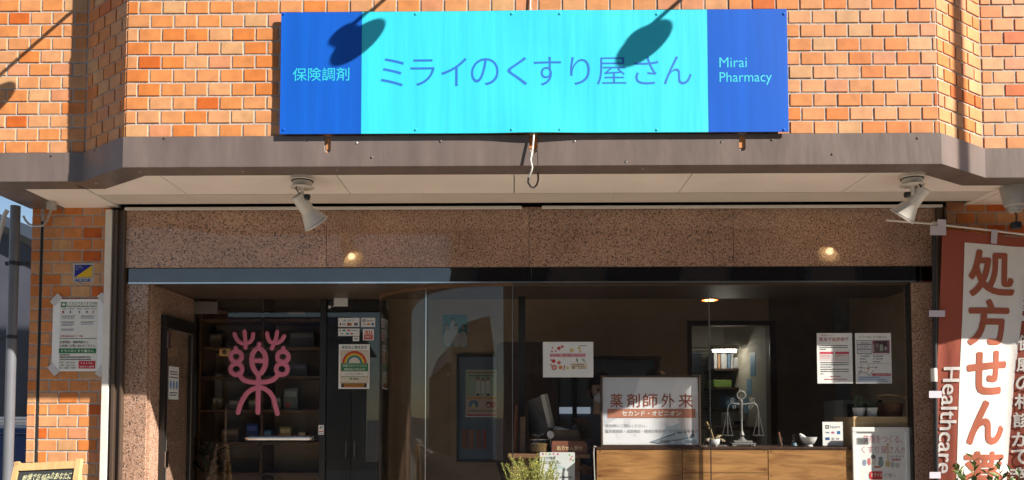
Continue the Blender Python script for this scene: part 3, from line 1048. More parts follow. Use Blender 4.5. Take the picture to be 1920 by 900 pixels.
def sign_lamp(sx, sy, out, Yp, ax, label):
    """lamp whose shadow falls at photo pixel (sx, sy) on the plane Yp, standing 'out' metres from it"""
    s = P(sx, sy, Yp)
    k = out / -SUN.y
    c = s + SUN * k
    root = thing('sign_lamp', label, 'lamp', (c.x, Yp, c.z), 'arm lamps above the sign')
    ax = Vector(ax).normalized()
    tp = c - ax * 0.15
    MB().tube([(tp.x, Yp + 0.01, tp.z + 0.05), (tp.x, Yp - out * 0.6, tp.z + 0.05), tp], 0.010, 10).build('arm', M['blackplastic'], root, True)
    MB().lathe([(0.045, 0), (0.045, 0.012)], (tp.x, Yp - 0.012, tp.z + 0.05), (0, 1, 0), 18).build('wall_plate', M['blackplastic'], root, True)
    MB().lathe([(0.02, -0.165), (0.034, -0.155), (0.036, -0.06), (0.056, -0.03), (0.071, -0.002), (0.072, 0.0), (0.064, -0.004), (0.035, -0.03)], c, ax, 32).build('lamp_shade', M['blackplastic'], root, True)


sign_lamp(670, 80, 0.52, YSG, (-0.22, 0.42, -0.87), 'black arm lamp above the left end of the sign')
sign_lamp(1207, 82, 0.52, YSG, (-0.5, 0.40, -0.77), 'black arm lamp above the right half of the sign')
sign_lamp(-20, 196, 0.52, YW, (-0.22, 0.42, -0.87), 'black arm lamp above the upper left brick wall')

# ------------------------------------------------------------------ left edge: pipe, cable, shed, bin
pp = thing('downpipe', 'grey painted downpipe standing left of the brick pier', 'pipe', P(22, 700, 0.62))
pp.location.z = 0
ORG[pp.name].z = 0
x = P(23, 600, 0.62).x
MB().tube([(x, 0.62, 0.0), (x, 0.62, 1.2), (x, 0.62, ZF_B - 0.03)], 0.0265, 20).build('pipe', M['pipe'], pp, True)
zc = P(22, 494, 0.62).z
MB().lathe([(0.0275, -0.011), (0.0295, -0.010), (0.0295, 0.010), (0.0275, 0.011)], (x, 0.62, zc), (0, 0, 1), 20, cap=False).build('strap', M['blackplastic'], pp, True)
MB().box(x - 0.048, x + 0.085, 0.612, 0.634, zc - 0.011, zc + 0.010, 0.002).build('strap', M['blackplastic'], pp)
zc = P(12, 632, 0.62).z
MB().lathe([(0.0275, -0.010), (0.0290, -0.010), (0.0290, 0.010), (0.0275, 0.011)], (x, 0.62, zc), (0, 0, 1), 20, cap=False).build('strap', M['blackplastic'], pp, True)
MB().tube([(x - 0.02, 0.592, zc), (x - 0.045, 0.585, zc - 0.02), (x - 0.062, 0.585, zc - 0.055)], 0.005, 6).build('strap_tail', M['blackplastic'], pp, True)
o2 = MB().tube([P(14, 394, 0.66), P(9, 402, 0.66), P(3, 425, 0.66), P(-6, 460, 0.66), P(-14, 520, 0.66)], 0.012, 10).build('hose', M['rail'], None, True)
tag(o2, 'pale bent hose end beside the top of the grey downpipe', 'hose')
o2 = MB().tube([P(44, 405, 0.60), P(47, 412, 0.60), P(54, 420, 0.58), P(66, 424, 0.56), P(80, 423, 0.56), P(88, 414, 0.58), P(93, 400, 0.62), P(97, 392, 0.64)], 0.006, 8).build('looped_cable', M['greyplastic'], None, True)
tag(o2, 'grey cable looping below the soffit end above the brick pier', 'cable')
p = P(97, 390, 0.64)
MB().box(p.x - 0.022, p.x + 0.018, p.y - 0.02, p.y + 0.02, p.z - 0.01, ZF_B + 0.001, 0.003).build('cable_clip', M['greyplastic'], o2)

YS = 2.2
sx0, sx1 = P(-160, 600, YS).x, P(46, 600, YS).x
shed = thing('metal_shed', 'slate coloured metal clad shed behind the grey downpipe', 'shed', (sx0, YS + 0.8, 0))
zz = lambda px_, py_: P(px_, py_, YS).z
mb = MB()
zl, zr = P(-160, 345, YS).z, P(46, 446, YS).z
mb.prism([(sx0, YS + 0.012, 0.0), (sx1 + 0.45, YS + 0.012, 0.0), (sx1 + 0.45, YS + 0.012, zr - 0.28), (sx1, YS + 0.012, zr), (sx0, YS + 0.012, zl)], (0, 2.0, 0))
mb.build('shed_wall', M['shed'], shed)
n = 5
for i in range(n):
    a = sx0 + (sx1 + 0.43 - sx0) * i / n
    b_ = sx0 + (sx1 + 0.43 - sx0) * (i + 1) / n - 0.012
    za = zl + (zr - zl) * (a - sx0) / (sx1 - sx0)
    zb = zl + (zr - zl) * (b_ - sx0) / (sx1 - sx0)
    MB().prism([(a, YS, 0.9), (b_, YS, 0.9), (b_, YS, zb - 0.03), (a, YS, za - 0.03)], (0, 0.011, 0)).build('cladding_panel', M['shed'], shed)
d = Vector((sx1 + 0.45 - sx0, 0, (zr - zl) * (sx1 + 0.45 - sx0) / (sx1 - sx0)))
a = Vector((sx0, YS - 0.08, zl + 0.012))
MB().prism([a, a + d, a + d + Vector((0, 0, -0.055)), a + Vector((0, 0, -0.055))], (0, 2.1, 0)).build('roof', M['black'], shed)
bn = thing('blue_bin', 'dark blue storage bin with pale papers on top behind the downpipe', 'bin', P(18, 900, 1.6))
bz = P(18, 804, 1.6).z
bx0, bx1 = P(-60, 800, 1.6).x, P(36, 800, 1.6).x
ORG[bn.name].z = 0.0
bn.location.z = 0.0
M['binblue'] = mat('dark_blue_plastic', (0.018, 0.045, 0.16), 0.35, var=0.1)
MB().box(bx0, bx1 + 0.3, 1.6, 2.05, 0.12, bz - 0.04, 0.01).build('body', M['binblue'], bn)
MB().box(bx0 - 0.02, bx1 + 0.32, 1.58, 2.07, bz - 0.039, bz, 0.01).build('rim', M['binblue'], bn)
MB().box(bx0, bx1 + 0.3, 1.61, 2.04, 0.0, 0.119).build('plinth', M['black'], bn)
pb = thing('paper_stack', 'pale stack of papers lying on the dark blue bin', 'papers', ((bx0 + bx1) / 2, 1.8, bz))
for i in range(4):
    MB().box(bx0 + 0.01 * i, bx1 + 0.22 - 0.015 * i, 1.62 + 0.008 * (i % 2), 2.0, bz + 0.001 + i * 0.021, bz + 0.020 + i * 0.021, 0.003).build('bundle', M['paper'], pb)

# ------------------------------------------------------------------ notices on the left pier
G1, G2 = (47, 96, 62), (30, 120, 62)
BK, RED, CRM = (45, 45, 45), (190, 30, 50), (240, 238, 230)
lp, _ = poster('notice', 'laminated booking notice with green bar taped by its corners to the brick pier', 'notice', (98, 561, 194, 696), YL - 0.006, [
    ('r', 111, 565, 183, 693, CRM),
    ('r', 113, 566.5, 123, 576, (50, 120, 75)), ('o', 118, 571, 3.3, 2.4, (235, 238, 232)),
    ('t', 124, 566, 181, 571.5, 'ＬＩＮＥでおくすり予約', G1, 0.008), ('g', 124, 573, 180, 575.5, (90, 120, 95)),
    ('r', 113, 577, 182, 589, (238, 238, 236)), ('r', 113, 591, 146, 600, (240, 240, 240)), ('r', 149, 591, 182, 600, (240, 240, 240)),
    ('r', 113, 602, 146, 613, (240, 240, 240)), ('r', 149, 602, 182, 611, (240, 240, 240)), ('r', 113, 615.5, 146, 624, (240, 240, 240)),
    ('g', 116, 578.5, 124, 580, BK), ('g', 128, 578.5, 138, 580, BK), ('g', 143, 578.5, 153, 580, BK), ('g', 157, 578.5, 167, 580, BK), ('g', 170, 578.5, 180, 580, BK),
    ('g', 115, 594, 138, 595.2, BK), ('g', 115, 596.5, 140, 597.7, BK), ('g', 151, 594, 174, 595.2, BK), ('g', 151, 596.5, 176, 597.7, BK),
    ('g', 115, 605, 138, 606.2, BK), ('g', 115, 607.5, 140, 608.7, BK), ('g', 115, 610, 136, 611.2, BK), ('g', 151, 605, 174, 606.2, BK), ('g', 151, 607.5, 176, 608.7, BK), ('g', 115, 619, 138, 620.2, BK),
    ('o', 117.5, 585, 2.4, 2.4, (170, 90, 80)), ('o', 131, 585, 1.6, 2.6, (110, 110, 110)), ('o', 148, 585, 1.4, 2.4, (110, 110, 110)), ('o', 162, 585, 2.2, 2, (110, 110, 110)), ('o', 174, 585, 1.4, 2.6, (190, 110, 110)),
    ('g', 115, 592, 140, 593.4, G1), ('g', 151, 592, 177, 593.4, G1), ('g', 115, 603, 140, 604.4, G1), ('g', 151, 603, 177, 604.4, G1), ('g', 115, 616.5, 140, 618, G1),
    ('t', 113, 628.5, 151, 632.5, '友達追加のQRコード', RED, 0.004), ('p', [(152, 628.3), (152, 632.7), (156, 630.5)], RED),
    ('r', 112, 634.5, 181, 635.5, G2),
    ('t', 113, 639, 168, 644, 'お薬相談・健康相談など、', BK, 0.004), ('t', 113, 646, 181, 651, 'お気軽にお問い合わせください。', BK, 0.004),
    ('r', 111.5, 653.5, 181, 662.5, G2), ('t', 115, 655.5, 177, 660.8, 'ミライのくすり屋さん', (240, 243, 238), 0.012),
    ('g', 113, 664.5, 133, 666.5, BK), ('g', 113, 668.5, 171, 671, BK), ('g', 113, 673, 172, 675, BK),
    ('t', 113, 678, 142, 681.5, '平日　9:00-18:00', BK), ('t', 113, 683, 142, 686.5, '土曜　9:00-12:00', BK), ('t', 113, 688, 144, 691.5, '休み　日曜日・祝祭日', BK),
    ('r', 149, 677, 180, 691, (200, 30, 55)), ('t', 154, 679, 175, 683, 'ＦＡＸでも', (245, 238, 238), 0.012), ('t', 151, 685.5, 178, 689.5, '処方せん受付', (245, 238, 238), 0.012)], M['lampaper'])
for cx, cy, ang in ((105, 562, 48), (193, 560, 52), (100, 693, 50), (189, 695, 55)):
    c = P(cx, cy, YL - 0.0086)
    a = R(ang if cx < 150 else -ang) * (1 if cy < 600 else -1)
    u = Vector((math.cos(a), 0, math.sin(a)))
    MB().obox(c, u, Vector((0, 1, 0)), u.cross(Vector((0, 1, 0))), 0.034, 0.0002, 0.020).build('tape', M['tape'], lp)

YELL, NAVY = (232, 188, 20), (26, 30, 140)
poster('security_sticker', 'small square blue and yellow security company sticker on the brick pier', 'sticker', (137, 493.5, 176, 530), YL - 0.003, [
    ('r', 140, 496.5, 173.5, 520.5, NAVY), ('p', [(140.5, 520), (173, 520), (173, 497)], YELL),
    ('t', 142, 498, 154, 500, 'Always', (230, 230, 235)), ('t', 142, 501.3, 155, 503.5, 'Security', (230, 230, 235)), ('t', 142, 504.8, 146, 506.5, 'OK', (230, 230, 235)),
    ('t', 140, 522.3, 172, 528.7, 'ALSOK', NAVY, 0.03)], ink((190, 190, 186)), thick=0.001)

# ------------------------------------------------------------------ chalkboard on the pavement
YC = 0.36
cbt_ = thing('chalkboard_sign', 'wooden A-frame chalkboard with handwritten message on the pavement before the pier', 'signboard', P(90, 900, YC) * 1.0)
cbt_.location.z = 0
ORG[cbt_.name].z = 0
tl, tr = P(30, 868, YC + 0.03), P(154, 862, YC - 0.02)
lean = Vector((0.0, -0.30, -1.05)).normalized()
side = (tr - tl).normalized()
nrm = side.cross(lean).normalized()
if nrm.y > 0:
    nrm = -nrm
Lh = (tl.z - 0.005) / -lean.z
wd = 0.030
q = lambda a, b, off=0.0: tl + side * a + lean * b + nrm * off
wid = (tr - tl).length


def slab(name, a0, a1, b0, b1, o0, o1, m, par, sk=0.0):
    mb = MB()
    pts = [q(a0, b0, o0), q(a1, b0, o0), q(a1 + sk, b1, o0), q(a0 + sk, b1, o0)]
    mb.prism(pts, nrm * (o1 - o0))
    return mb.build(name, m, par)


slab('stile', 0, wd, 0, Lh, -0.011, 0.011, M['boardwood'], cbt_, -0.02)
slab('stile', wid - wd, wid, -0.004, Lh, -0.011, 0.011, M['boardwood'], cbt_, 0.03)
slab('top_rail', wd + 0.001, wid - wd - 0.001, 0.006, 0.046, -0.010, 0.010, M['boardwood'], cbt_)
slab('blackboard', wd - 0.006, wid - wd + 0.006, 0.047, 0.80, -0.004, 0.003, M['chalk'], cbt_)
mb = MB()
for ch, a0, a1 in (('乾', .145, .215), ('燥', .22, .29), ('で', .295, .35), ('お', .36, .42), ('悩', .43, .50), ('み', .505, .56), ('の', .57, .615), ('あ', .625, .69), ('な', .70, .755), ('た', .765, .82), ('に', .83, .88), ('!', .90, .912)):
    j = random.uniform(-0.005, 0.005)
    text_to(mb, ch, lambda u, v: q(wid * a0 + wid * (a1 - a0) * u + v * 0.006, 0.068 + j + (1 - v) * 0.036 - u * 0.004, 0.0036), 0.004, 2)
mb.build('handwriting', M['chalkline'], cbt_, recalc=False)
# rear frame
tlr = tl + Vector((-0.035, 0.035, 0.0))
lr = Vector((-0.02, 0.28, -1.05)).normalized()
for nm, s0 in (('rear_leg', tlr), ('rear_leg', tlr + side * (wid - wd))):
    MB().prism([s0, s0 + side * 0.026, s0 + side * 0.026 + lr * Lh, s0 + lr * Lh], (0, 0.02, 0.004)).build(nm, M['boardwood'], cbt_)
MB().lathe([(0.004, 0), (0.004, 0.006)], tl + Vector((-0.0, -0.004, -0.04)), (-1, -0.4, 0), 8).build('hinge_bolt', M['black'], cbt_)

# ================================================================== SHOP FRONT GLAZING
YF = 0.802                                            # front window plane
ZGT = ZC0 - 0.020
J0, J1, J2 = P(961, 700, YF).x, P(1331, 700, YF).x, P(1701, 700, YF).x
win = thing('shop_window', 'large flat shop window right of the curved glass with thin silver joints', 'window', ((J0 + J2) / 2, YF, 0))
MB().box(J0 + 0.003, J1 - 0.003, YF, YF + 0.008, 0.06, ZGT).build('pane', M['glass'], win)
MB().box(J1 + 0.003, J2 + 0.01, YF, YF + 0.008, 0.06, ZGT).build('pane', M['glass'], win)
for x in (J0, J1):
    MB().box(x - 0.0028, x + 0.0028, YF - 0.001, YF + 0.010, 0.06, ZGT - 0.001).build('joint_strip', M['steel'], win)
MB().box(J2 + 0.011, XJ1, 0.782, YF + 0.03, 0.0, ZC0 - 0.0105).build('side_frame', M['black'], win)
MB().box(J0, J2 + 0.01, YF - 0.012, YF + 0.022, ZGT + 0.0005, ZC0 - 0.0105).build('head_frame', M['brownrail'], win)
MB().box(J0, XJ1, YF - 0.015, YF + 0.025, 0.0, 0.058).build('bottom_frame', M['steel'], win)
# curved pane: a quarter ellipse from the flat window back to the door plane
ECX, ERX, ERY = J0, J0 - P(715, 700, YD).x, YD - YF
cw = thing('curved_window', 'tall curved glass pane turning from the shop window back to the door', 'window', (ECX - ERX * 0.5, YF + 0.2, 0))


def arc(t, off=0.0):
    return (ECX - (ERX + off) * math.cos(t), YD - (ERY + off) * math.sin(t))


def ring(off0, off1, z0, z1, name, m, t0=0.0, t1=math.pi / 2, smooth=True):
    mb = MB()
    n = 40
    rows = []
    for i in range(n + 1):
        t = t0 + (t1 - t0) * i / n
        a, b = arc(t, off0), arc(t, off1)
        rows.append([mb.bm.verts.new((*a, z0)), mb.bm.verts.new((*b, z0)), mb.bm.verts.new((*b, z1)), mb.bm.verts.new((*a, z1))])
    for r0, r1 in zip(rows, rows[1:]):
        for k in range(4):
            mb.bm.faces.new([r0[k], r0[(k + 1) % 4], r1[(k + 1) % 4], r1[k]])
    mb.bm.faces.new(rows[0])
    mb.bm.faces.new(rows[-1][::-1])
    return mb.build(name, m, cw, smooth)


tj = 0.93
ring(0.0, -0.008, 0.06, ZGT, 'pane', M['cglass'], 0.012, tj - 0.004)
ring(0.0, -0.008, 0.06, ZGT, 'pane', M['cglass'], tj + 0.004, math.pi / 2 - 0.004)
ring(0.001, -0.009, 0.06, ZGT, 'joint_strip', M['steel'], tj - 0.0035, tj + 0.0035)
ring(0.012, -0.02, ZGT + 0.0005, ZC0 - 0.0036, 'head_track', M['midwood'], 0.0, math.pi / 2)
ring(0.014, -0.02, 0.0, 0.058, 'bottom_track', M['steel'], 0.0, math.pi / 2)

# glass door and its sidelight at the back of the porch
ZT = P(480, 563, YD).z
ZGD = ZC0 - 0.006
xd0, xd1 = P(362, 700, YD).x, P(599, 700, YD).x
xs0, xs1 = P(612, 700, YD).x, P(713, 700, YD).x
door = thing('glass_door', 'glass entrance door with pink pictograph and horizontal chrome handle', 'door', ((xd0 + xd1) / 2, YD, 0))
MB().box(xd0 + 0.006, xd1, YD, YD + 0.010, 0.02, ZT - 0.004).build('door_pane', M['glass'], door)
zh = P(528, 821, YD).z
hx0, hx1 = P(466, 821, YD).x, P(588, 821, YD).x
MB().tube([(hx0, YD - 0.002, zh), (hx0, YD - 0.045, zh), (hx0 + 0.012, YD - 0.058, zh), (hx0 + 0.03, YD - 0.06, zh), (hx1 - 0.03, YD - 0.06, zh), (hx1 - 0.012, YD - 0.058, zh), (hx1, YD - 0.045, zh), (hx1, YD - 0.002, zh)], 0.016, 16).build('handle', M['steel'], door, True)
MB().tube([(hx0 + 0.02, YD + 0.014, zh), (hx0 + 0.02, YD + 0.05, zh), (hx1 - 0.02, YD + 0.05, zh), (hx1 - 0.02, YD + 0.014, zh)], 0.0125, 12).build('handle', M['steel'], door, True)
M['patch'] = mat('satin_patch_plate', (0.30, 0.27, 0.25), 0.35, 0.6, var=0.08)
for y0, y1, ztop in ((566, 588, ZT), (0, 0, 0)):
    if y1:
        a, b_ = P(360, y0, YD), P(408, y1, YD)
        MB().box(a.x, b_.x, YD - 0.012, YD + 0.022, b_.z, a.z, 0.002).build('patch_plate', M['patch'], door)
MB().box(xd0 + 0.004, xd1 - 0.002, YD - 0.008, YD + 0.018, 0.015, 0.10).build('bottom_rail', M['steel'], door)
# pictograph made of rounded strokes
zx = lambda x, y: P(320 + x / 2.5, 540 + y / 2.5, YD)
mb = MB()
strokes = [[(300, 215), (306, 232), (318, 250), (338, 260), (352, 262), (374, 253), (384, 238), (388, 216)], [(347, 203), (350, 240), (352, 280)],
           [(453, 212), (457, 235), (466, 252), (486, 260), (506, 256), (522, 244), (533, 226)], [(500, 205), (495, 236), (484, 262), (475, 283)],
           [(416, 262), (412, 285)], [(384, 342), (418, 340), (444, 343)],
           [(306, 281), (307, 298)], [(528, 281), (527, 298)],
           [(322, 400), (330, 418), (344, 432), (370, 440), (411, 443), (450, 440), (478, 432), (496, 418), (506, 400)],
           [(413, 402), (411, 500), (410, 583)],
           [(317, 583), (326, 550), (340, 520), (358, 492), (380, 476), (412, 464), (442, 472), (466, 490), (482, 515), (491, 550), (501, 588)]]
for k, st in enumerate(strokes):
    pts = [zx(*p) for p in st]
    r = (0.0168 if k not in (4, 6, 7) else 0.015) * (1 if k > 3 else 0.85)
    mb.tube(pts, r, 10)
    for e in (pts[0], pts[-1]):
        mb.ball(e, r, 10)
for cx, cy, rx, ry in ((308, 321, 26, 25), (309, 380, 27, 26), (527, 322, 26, 25), (522, 380, 27, 26)):
    mb.tube([zx(cx + rx * math.cos(a * math.pi / 10), cy - ry * math.sin(a * math.pi / 10)) for a in range(20)], 0.0162, 10, closed=True)
mb.tube([zx(*p) for p in ((412, 282), (398, 290), (385, 308), (380, 335), (384, 365), (394, 386), (404, 398), (413, 402), (424, 398), (434, 386), (444, 365), (447, 335), (442, 308), (428, 290))], 0.0178, 10, closed=True)
mb.build('pictograph', M['pink'], door, True, warp=lambda c: Vector((c.x, YD - 0.0032 + (c.y - YD) * 0.12, c.z)))
pl = rect_of((597, 797, 608, 815), YD)
tr = thing('glass_transom', 'glass panel above the entrance door and its sidelight', 'window', ((xd0 + xs1) / 2, YD, ZT))
MB().box(xd0 + 0.006, xs1 - 0.006, YD, YD + 0.010, ZT + 0.004, ZGD).build('pane', M['glass'], tr)
a, b_ = P(360, 541, YD), P(408, 560, YD)
MB().box(a.x, b_.x, YD - 0.012, YD + 0.022, b_.z, a.z, 0.002).build('patch_plate', M['patch'], tr)
MB().box(XJ0 + 0.013, xs1 + 0.01, YD - 0.002, YD + 0.03, ZGD + 0.001, ZC0 - 0.0036).build('head_channel', M['brownrail'], tr)
side_l = thing('glass_sidelight', 'fixed glass sidelight full of small stickers right of the entrance door', 'window', ((xs0 + xs1) / 2, YD, 0))
MB().box(xs0, xs1 - 0.006, YD, YD + 0.010, 0.02, ZT - 0.004).build('pane', M['glass'], side_l)
MB().box(xd1 + 0.004, xs0 - 0.002, YD - 0.012, YD + 0.03, 0.0, ZGD - 0.001).build('stile', M['black'], side_l)
MB().box(xs1 - 0.004, xs1 + 0.010, YD - 0.006, YD + 0.02, 0.0, ZGD - 0.001).build('corner_post', M['brownrail'], side_l)
MB().box(XJ0 + 0.013, xd0, YD - 0.01, YD + 0.03, 0.0, ZGD - 0.001).build('hinge_stile', M['brownrail'], tr)
ds = thing('door_sensor', 'small beige door sensor with two wired clips on the glass above the stickers', 'sensor', P(638, 575, YD - 0.02))
a, b_ = P(626, 558, YD - 0.02), P(652, 574, YD - 0.02)
MB().box(a.x, b_.x, YD - 0.024, YD - 0.001, b_.z, a.z, 0.003).build('housing', M['ceramic'], ds)
for yy in (553, 576):
    a, b_ = P(614, yy - 5, YD - 0.02), P(622, yy + 4, YD - 0.02)
    MB().box(a.x, b_.x, YD - 0.018, YD - 0.001, b_.z, a.z, 0.002).build('clip', M['blackplastic'], ds)
    MB().box(a.x + 0.006, b_.x - 0.006, YD - 0.0195, YD - 0.0185, b_.z + 0.007, a.z - 0.007).build('clip_window', M['ceramic'], ds)
    MB().tube([P(622, yy, YD - 0.012), P(629, yy + (3 if yy < 560 else -3), YD - 0.015), P(633, 562, YD - 0.02)], 0.0018, 5).build('wire', M['rail'], ds)

# display case on the porch's left wall
xc_ = XJ0 + 0.0125
dc = thing('wall_case', 'tall black framed glass case on the granite wall of the porch', 'display case', (xc_, 1.15, 0.3))
y0_, y1_ = 0.925, 1.37
zt_ = P(293, 590, y0_).z
fw = 0.028
for (a0, a1, c0_, c1_) in ((y0_, y1_, zt_ - 0.075, zt_), (y0_, y1_, 0.20, 0.26), (y0_, y0_ + fw, 0.2605, zt_ - 0.0755), (y1_ - fw, y1_, 0.2605, zt_ - 0.0755)):
    MB().box(xc_, xc_ + 0.035, a0, a1, c0_, c1_, 0.002).build('frame', M['black'], dc)
MB().box(xc_ + 0.0005, xc_ + 0.002, y0_ + fw, y1_ - fw, 0.261, zt_ - 0.076).build('reflection_board', M['granite'], dc)  # granite board stands in for the granite mirrored in the case glass
MB().box(xc_ + 0.022, xc_ + 0.027, y0_ + fw + 0.002, y1_ - fw - 0.002, 0.262, zt_ - 0.077).build('door_pane', M['glass'], dc)
for yy in (y0_ + fw + 0.003, y1_ - fw - 0.009):
    MB().box(xc_ + 0.0275, xc_ + 0.034, yy, yy + 0.006, 0.263, zt_ - 0.078).build('door_edge', M['patch'], dc)
MB().box(xc_ + 0.0275, xc_ + 0.034, y0_ + fw + 0.010, y1_ - fw - 0.010, zt_ - 0.086, zt_ - 0.080).build('door_edge', M['patch'], dc)
for z_ in (P(297, 636, y0_).z, P(297, 862, y0_).z):
    MB().box(xc_ + 0.0355, xc_ + 0.043, y0_ + 0.008, y0_ + 0.05, z_ - 0.05, z_ + 0.05, 0.002).build('hinge', M['steel'], dc)
MB().box(xc_ + 0.0355, xc_ + 0.060, y1_ - 0.03, y1_ - 0.008, P(345, 815, 1.36).z, P(345, 700, 1.36).z, 0.004).build('pull_handle', M['black'], dc)
lf = thing('leaflet', 'white leaflet with blue illustrations inside the porch case', 'leaflet', (xc_ + 0.0295, 1.0, P(316, 750, 1.03).z))
la, lb = P(303, 686, 0.985), P(327, 690, 1.125)
MB().box(xc_ + 0.0285, xc_ + 0.0292, 0.985, 1.135, la.z - 0.205, la.z).build('sheet', M['paper'], lf)
mb = MB()
for i, yy in enumerate((1.015, 1.06, 1.105)):
    for k in range(12):
        pass
    mb.poly([(xc_ + 0.0296, yy + 0.016 * math.cos(t * math.pi / 8), la.z - 0.115 + 0.028 * math.sin(t * math.pi / 8)) for t in range(16)])
mb.build('printed_shape', ink((120, 165, 215)), lf)
mb = MB()
for z_, a0, a1 in ((-0.03, 1.0, 1.11), (-0.045, 1.0, 1.12), (-0.065, 0.995, 1.125), (-0.16, 1.0, 1.12), (-0.175, 1.0, 1.10)):
    mb.poly([(xc_ + 0.0296, a0, la.z + z_), (xc_ + 0.0296, a1, la.z + z_), (xc_ + 0.0296, a1, la.z + z_ - 0.006), (xc_ + 0.0296, a0, la.z + z_ - 0.006)])
mb.build('printed_shape', ink((90, 90, 95)), lf)

# ------------------------------------------------------------------ stickers and sheets on the glass
YDS = YD - 0.0015
W_ = (225, 228, 226)
st_px = YDS
poster('push_label', 'small white push label on the black stile beside the door handle', 'label', (597, 797, 607, 815), YD - 0.0145, [('t', 599, 799, 605, 806, '押', BK, 0.03), ('r', 598, 808, 606, 810, (210, 90, 70)), ('g', 598.5, 811.5, 606, 813, BK)], thick=0.001)
poster('payment_sticker', 'wide white payment sticker with blue lettering, upper left of the sticker group', 'sticker', (634, 596, 674, 613), YDS, [
    ('p', [(643, 602.5), (646, 598), (649, 602.5)], (70, 150, 210)), ('p', [(644.6, 601.6), (646, 599.6), (647.4, 601.6)], W_), ('t', 651, 598, 665, 602.8, 'AirPAY', (70, 150, 210)),
    ('r', 637, 606, 639.5, 610, BK), ('r', 641, 605.5, 648, 610.5, (240, 240, 242)), ('t', 641.5, 607, 648, 609.3, 'VISA', (30, 50, 130), 0.02), ('r', 651, 605.5, 659, 610.5, (30, 30, 32)), ('o', 653.6, 608, 1.8, 1.8, (205, 50, 40)), ('o', 656.2, 608, 1.8, 1.8, (225, 140, 40)),
    ('r', 664, 605.5, 671, 610.5, (60, 130, 170)), ('p', [(664, 605.5), (667, 605.5), (666, 610.5), (664, 610.5)], (180, 60, 70))], thick=0.0008, group='payment stickers on the sidelight')
poster('payment_sticker', 'white payment sticker with black square emblem, upper right of the sticker group', 'sticker', (677, 596, 703.5, 613), YDS, [
    ('r', 680, 598.5, 685, 603.5, (30, 30, 32)), ('r', 681, 599.5, 684, 602.5, W_), ('r', 682, 600.5, 683, 601.5, (30, 30, 32)), ('t', 687, 598.8, 700, 604, 'Square', (60, 60, 64)),
    ('t', 680, 606.8, 686, 609, 'VISA', (30, 50, 130), 0.02), ('o', 690, 608, 1.8, 1.8, (205, 50, 40)), ('o', 692.4, 608, 1.8, 1.8, (225, 140, 40)), ('r', 697, 605.8, 701, 610.2, (40, 100, 170))], thick=0.0008, group='payment stickers on the sidelight')
poster('payment_sticker', 'wide white payment sticker with rows of tiny coloured badges', 'sticker', (634, 616, 674, 630), YDS, [
    ('r', 636.5, 618, 639, 621, (90, 150, 70)), ('r', 642, 618, 648, 621, (70, 150, 110)), ('r', 651, 618, 657, 621, (200, 110, 140)), ('g', 659, 618.5, 671, 620.5, (110, 150, 180)),
    ('g', 639, 624.5, 645, 627, (90, 170, 190)), ('r', 649, 624, 654, 627.5, (90, 180, 200)), ('r', 657, 624.5, 662, 627, (190, 70, 80))], thick=0.0008, group='payment stickers on the sidelight')
poster('payment_sticker', 'tiny white square sticker with black letters between the badges and red sticker', 'sticker', (661.5, 631, 673.5, 639.5), YDS, [('t', 664, 633, 671, 637.5, 'QP', (30, 30, 32), 0.02)], thick=0.0008, group='payment stickers on the sidelight')
poster('payment_sticker', 'square white sticker with red lower half reading PAY', 'sticker', (680.5, 617, 701, 638), YDS, [
    ('r', 682.5, 627, 699, 636.5, (215, 60, 35)), ('t', 684, 619.5, 698, 625.8, 'au', (225, 90, 40), 0.02), ('t', 684.5, 629, 697, 634.5, 'PAY', (240, 236, 230), 0.02)], thick=0.0008, group='payment stickers on the sidelight')
poster('payment_sticker', 'white payment sticker high on the transom glass at left', 'sticker', (635, 530, 674, 537.5), YD - 0.0015, [('t', 650, 531.5, 664, 536, 'AirPAY', (70, 150, 210))], thick=0.0008)
poster('payment_sticker', 'white payment sticker high on the transom glass beside its twin', 'sticker', (677, 530, 703, 537.5), YD - 0.0015, [('r', 680, 531.5, 685, 536.5, (30, 30, 32)), ('t', 687, 531.5, 700, 536, 'Square', (60, 60, 64))], thick=0.0008)
CR2 = (226, 216, 196)
poster('rainbow_notice', 'cream notice with rainbow arch and green band on the sidelight', 'notice', (635, 645.5, 693, 729), YDS, [
    ('t', 640, 648, 688, 654.5, '感染防止徹底宣言', (60, 105, 70), 0.012), ('r', 638.5, 657, 691, 718, (200, 150, 90)), ('r', 639.2, 657.7, 690.3, 717.3, CR2),
    ('a', 664.5, 681, 19.5, 23, (205, 60, 45)), ('a', 664.5, 681, 17, 19.5, (225, 150, 50)), ('a', 664.5, 681, 15, 17, (225, 205, 80)), ('a', 664.5, 681, 13, 15, (80, 150, 80)), ('a', 664.5, 681, 10.8, 13, (70, 110, 180)),
    ('r', 639.5, 681.3, 690.5, 696, (55, 130, 85)), ('t', 643, 683, 687, 688, '新型コロナウイルス', (235, 238, 230), 0.008), ('t', 645.5, 690, 684.5, 694.8, '感染拡大防止中', (235, 238, 230), 0.008),
    ('r', 640, 697, 690, 705.5, (236, 234, 226)), ('t', 648, 699.5, 682, 703, 'ミライのくすり屋さん', BK), ('r', 639.5, 706, 690, 707, (90, 140, 100)),
    ('p', [(655.5, 710), (658, 708.5), (660.5, 710), (658, 713)], (60, 130, 80)), ('t', 662, 708.8, 672, 713, '東京都', BK),
    ('r', 640, 718.6, 688, 726.5, (60, 48, 35)), ('r', 645, 719.3, 683, 722, (215, 165, 50)), ('r', 645, 723, 683, 725.7, (205, 120, 40)), ('g', 646, 719.9, 680, 721.4, (70, 50, 25))], thick=0.001)
YFS = YF + 0.0092
fr = []
rr = random.Random(5)
RD, OR_, GN, YL_ = (208, 62, 70), (232, 150, 70), (90, 140, 70), (236, 214, 140)
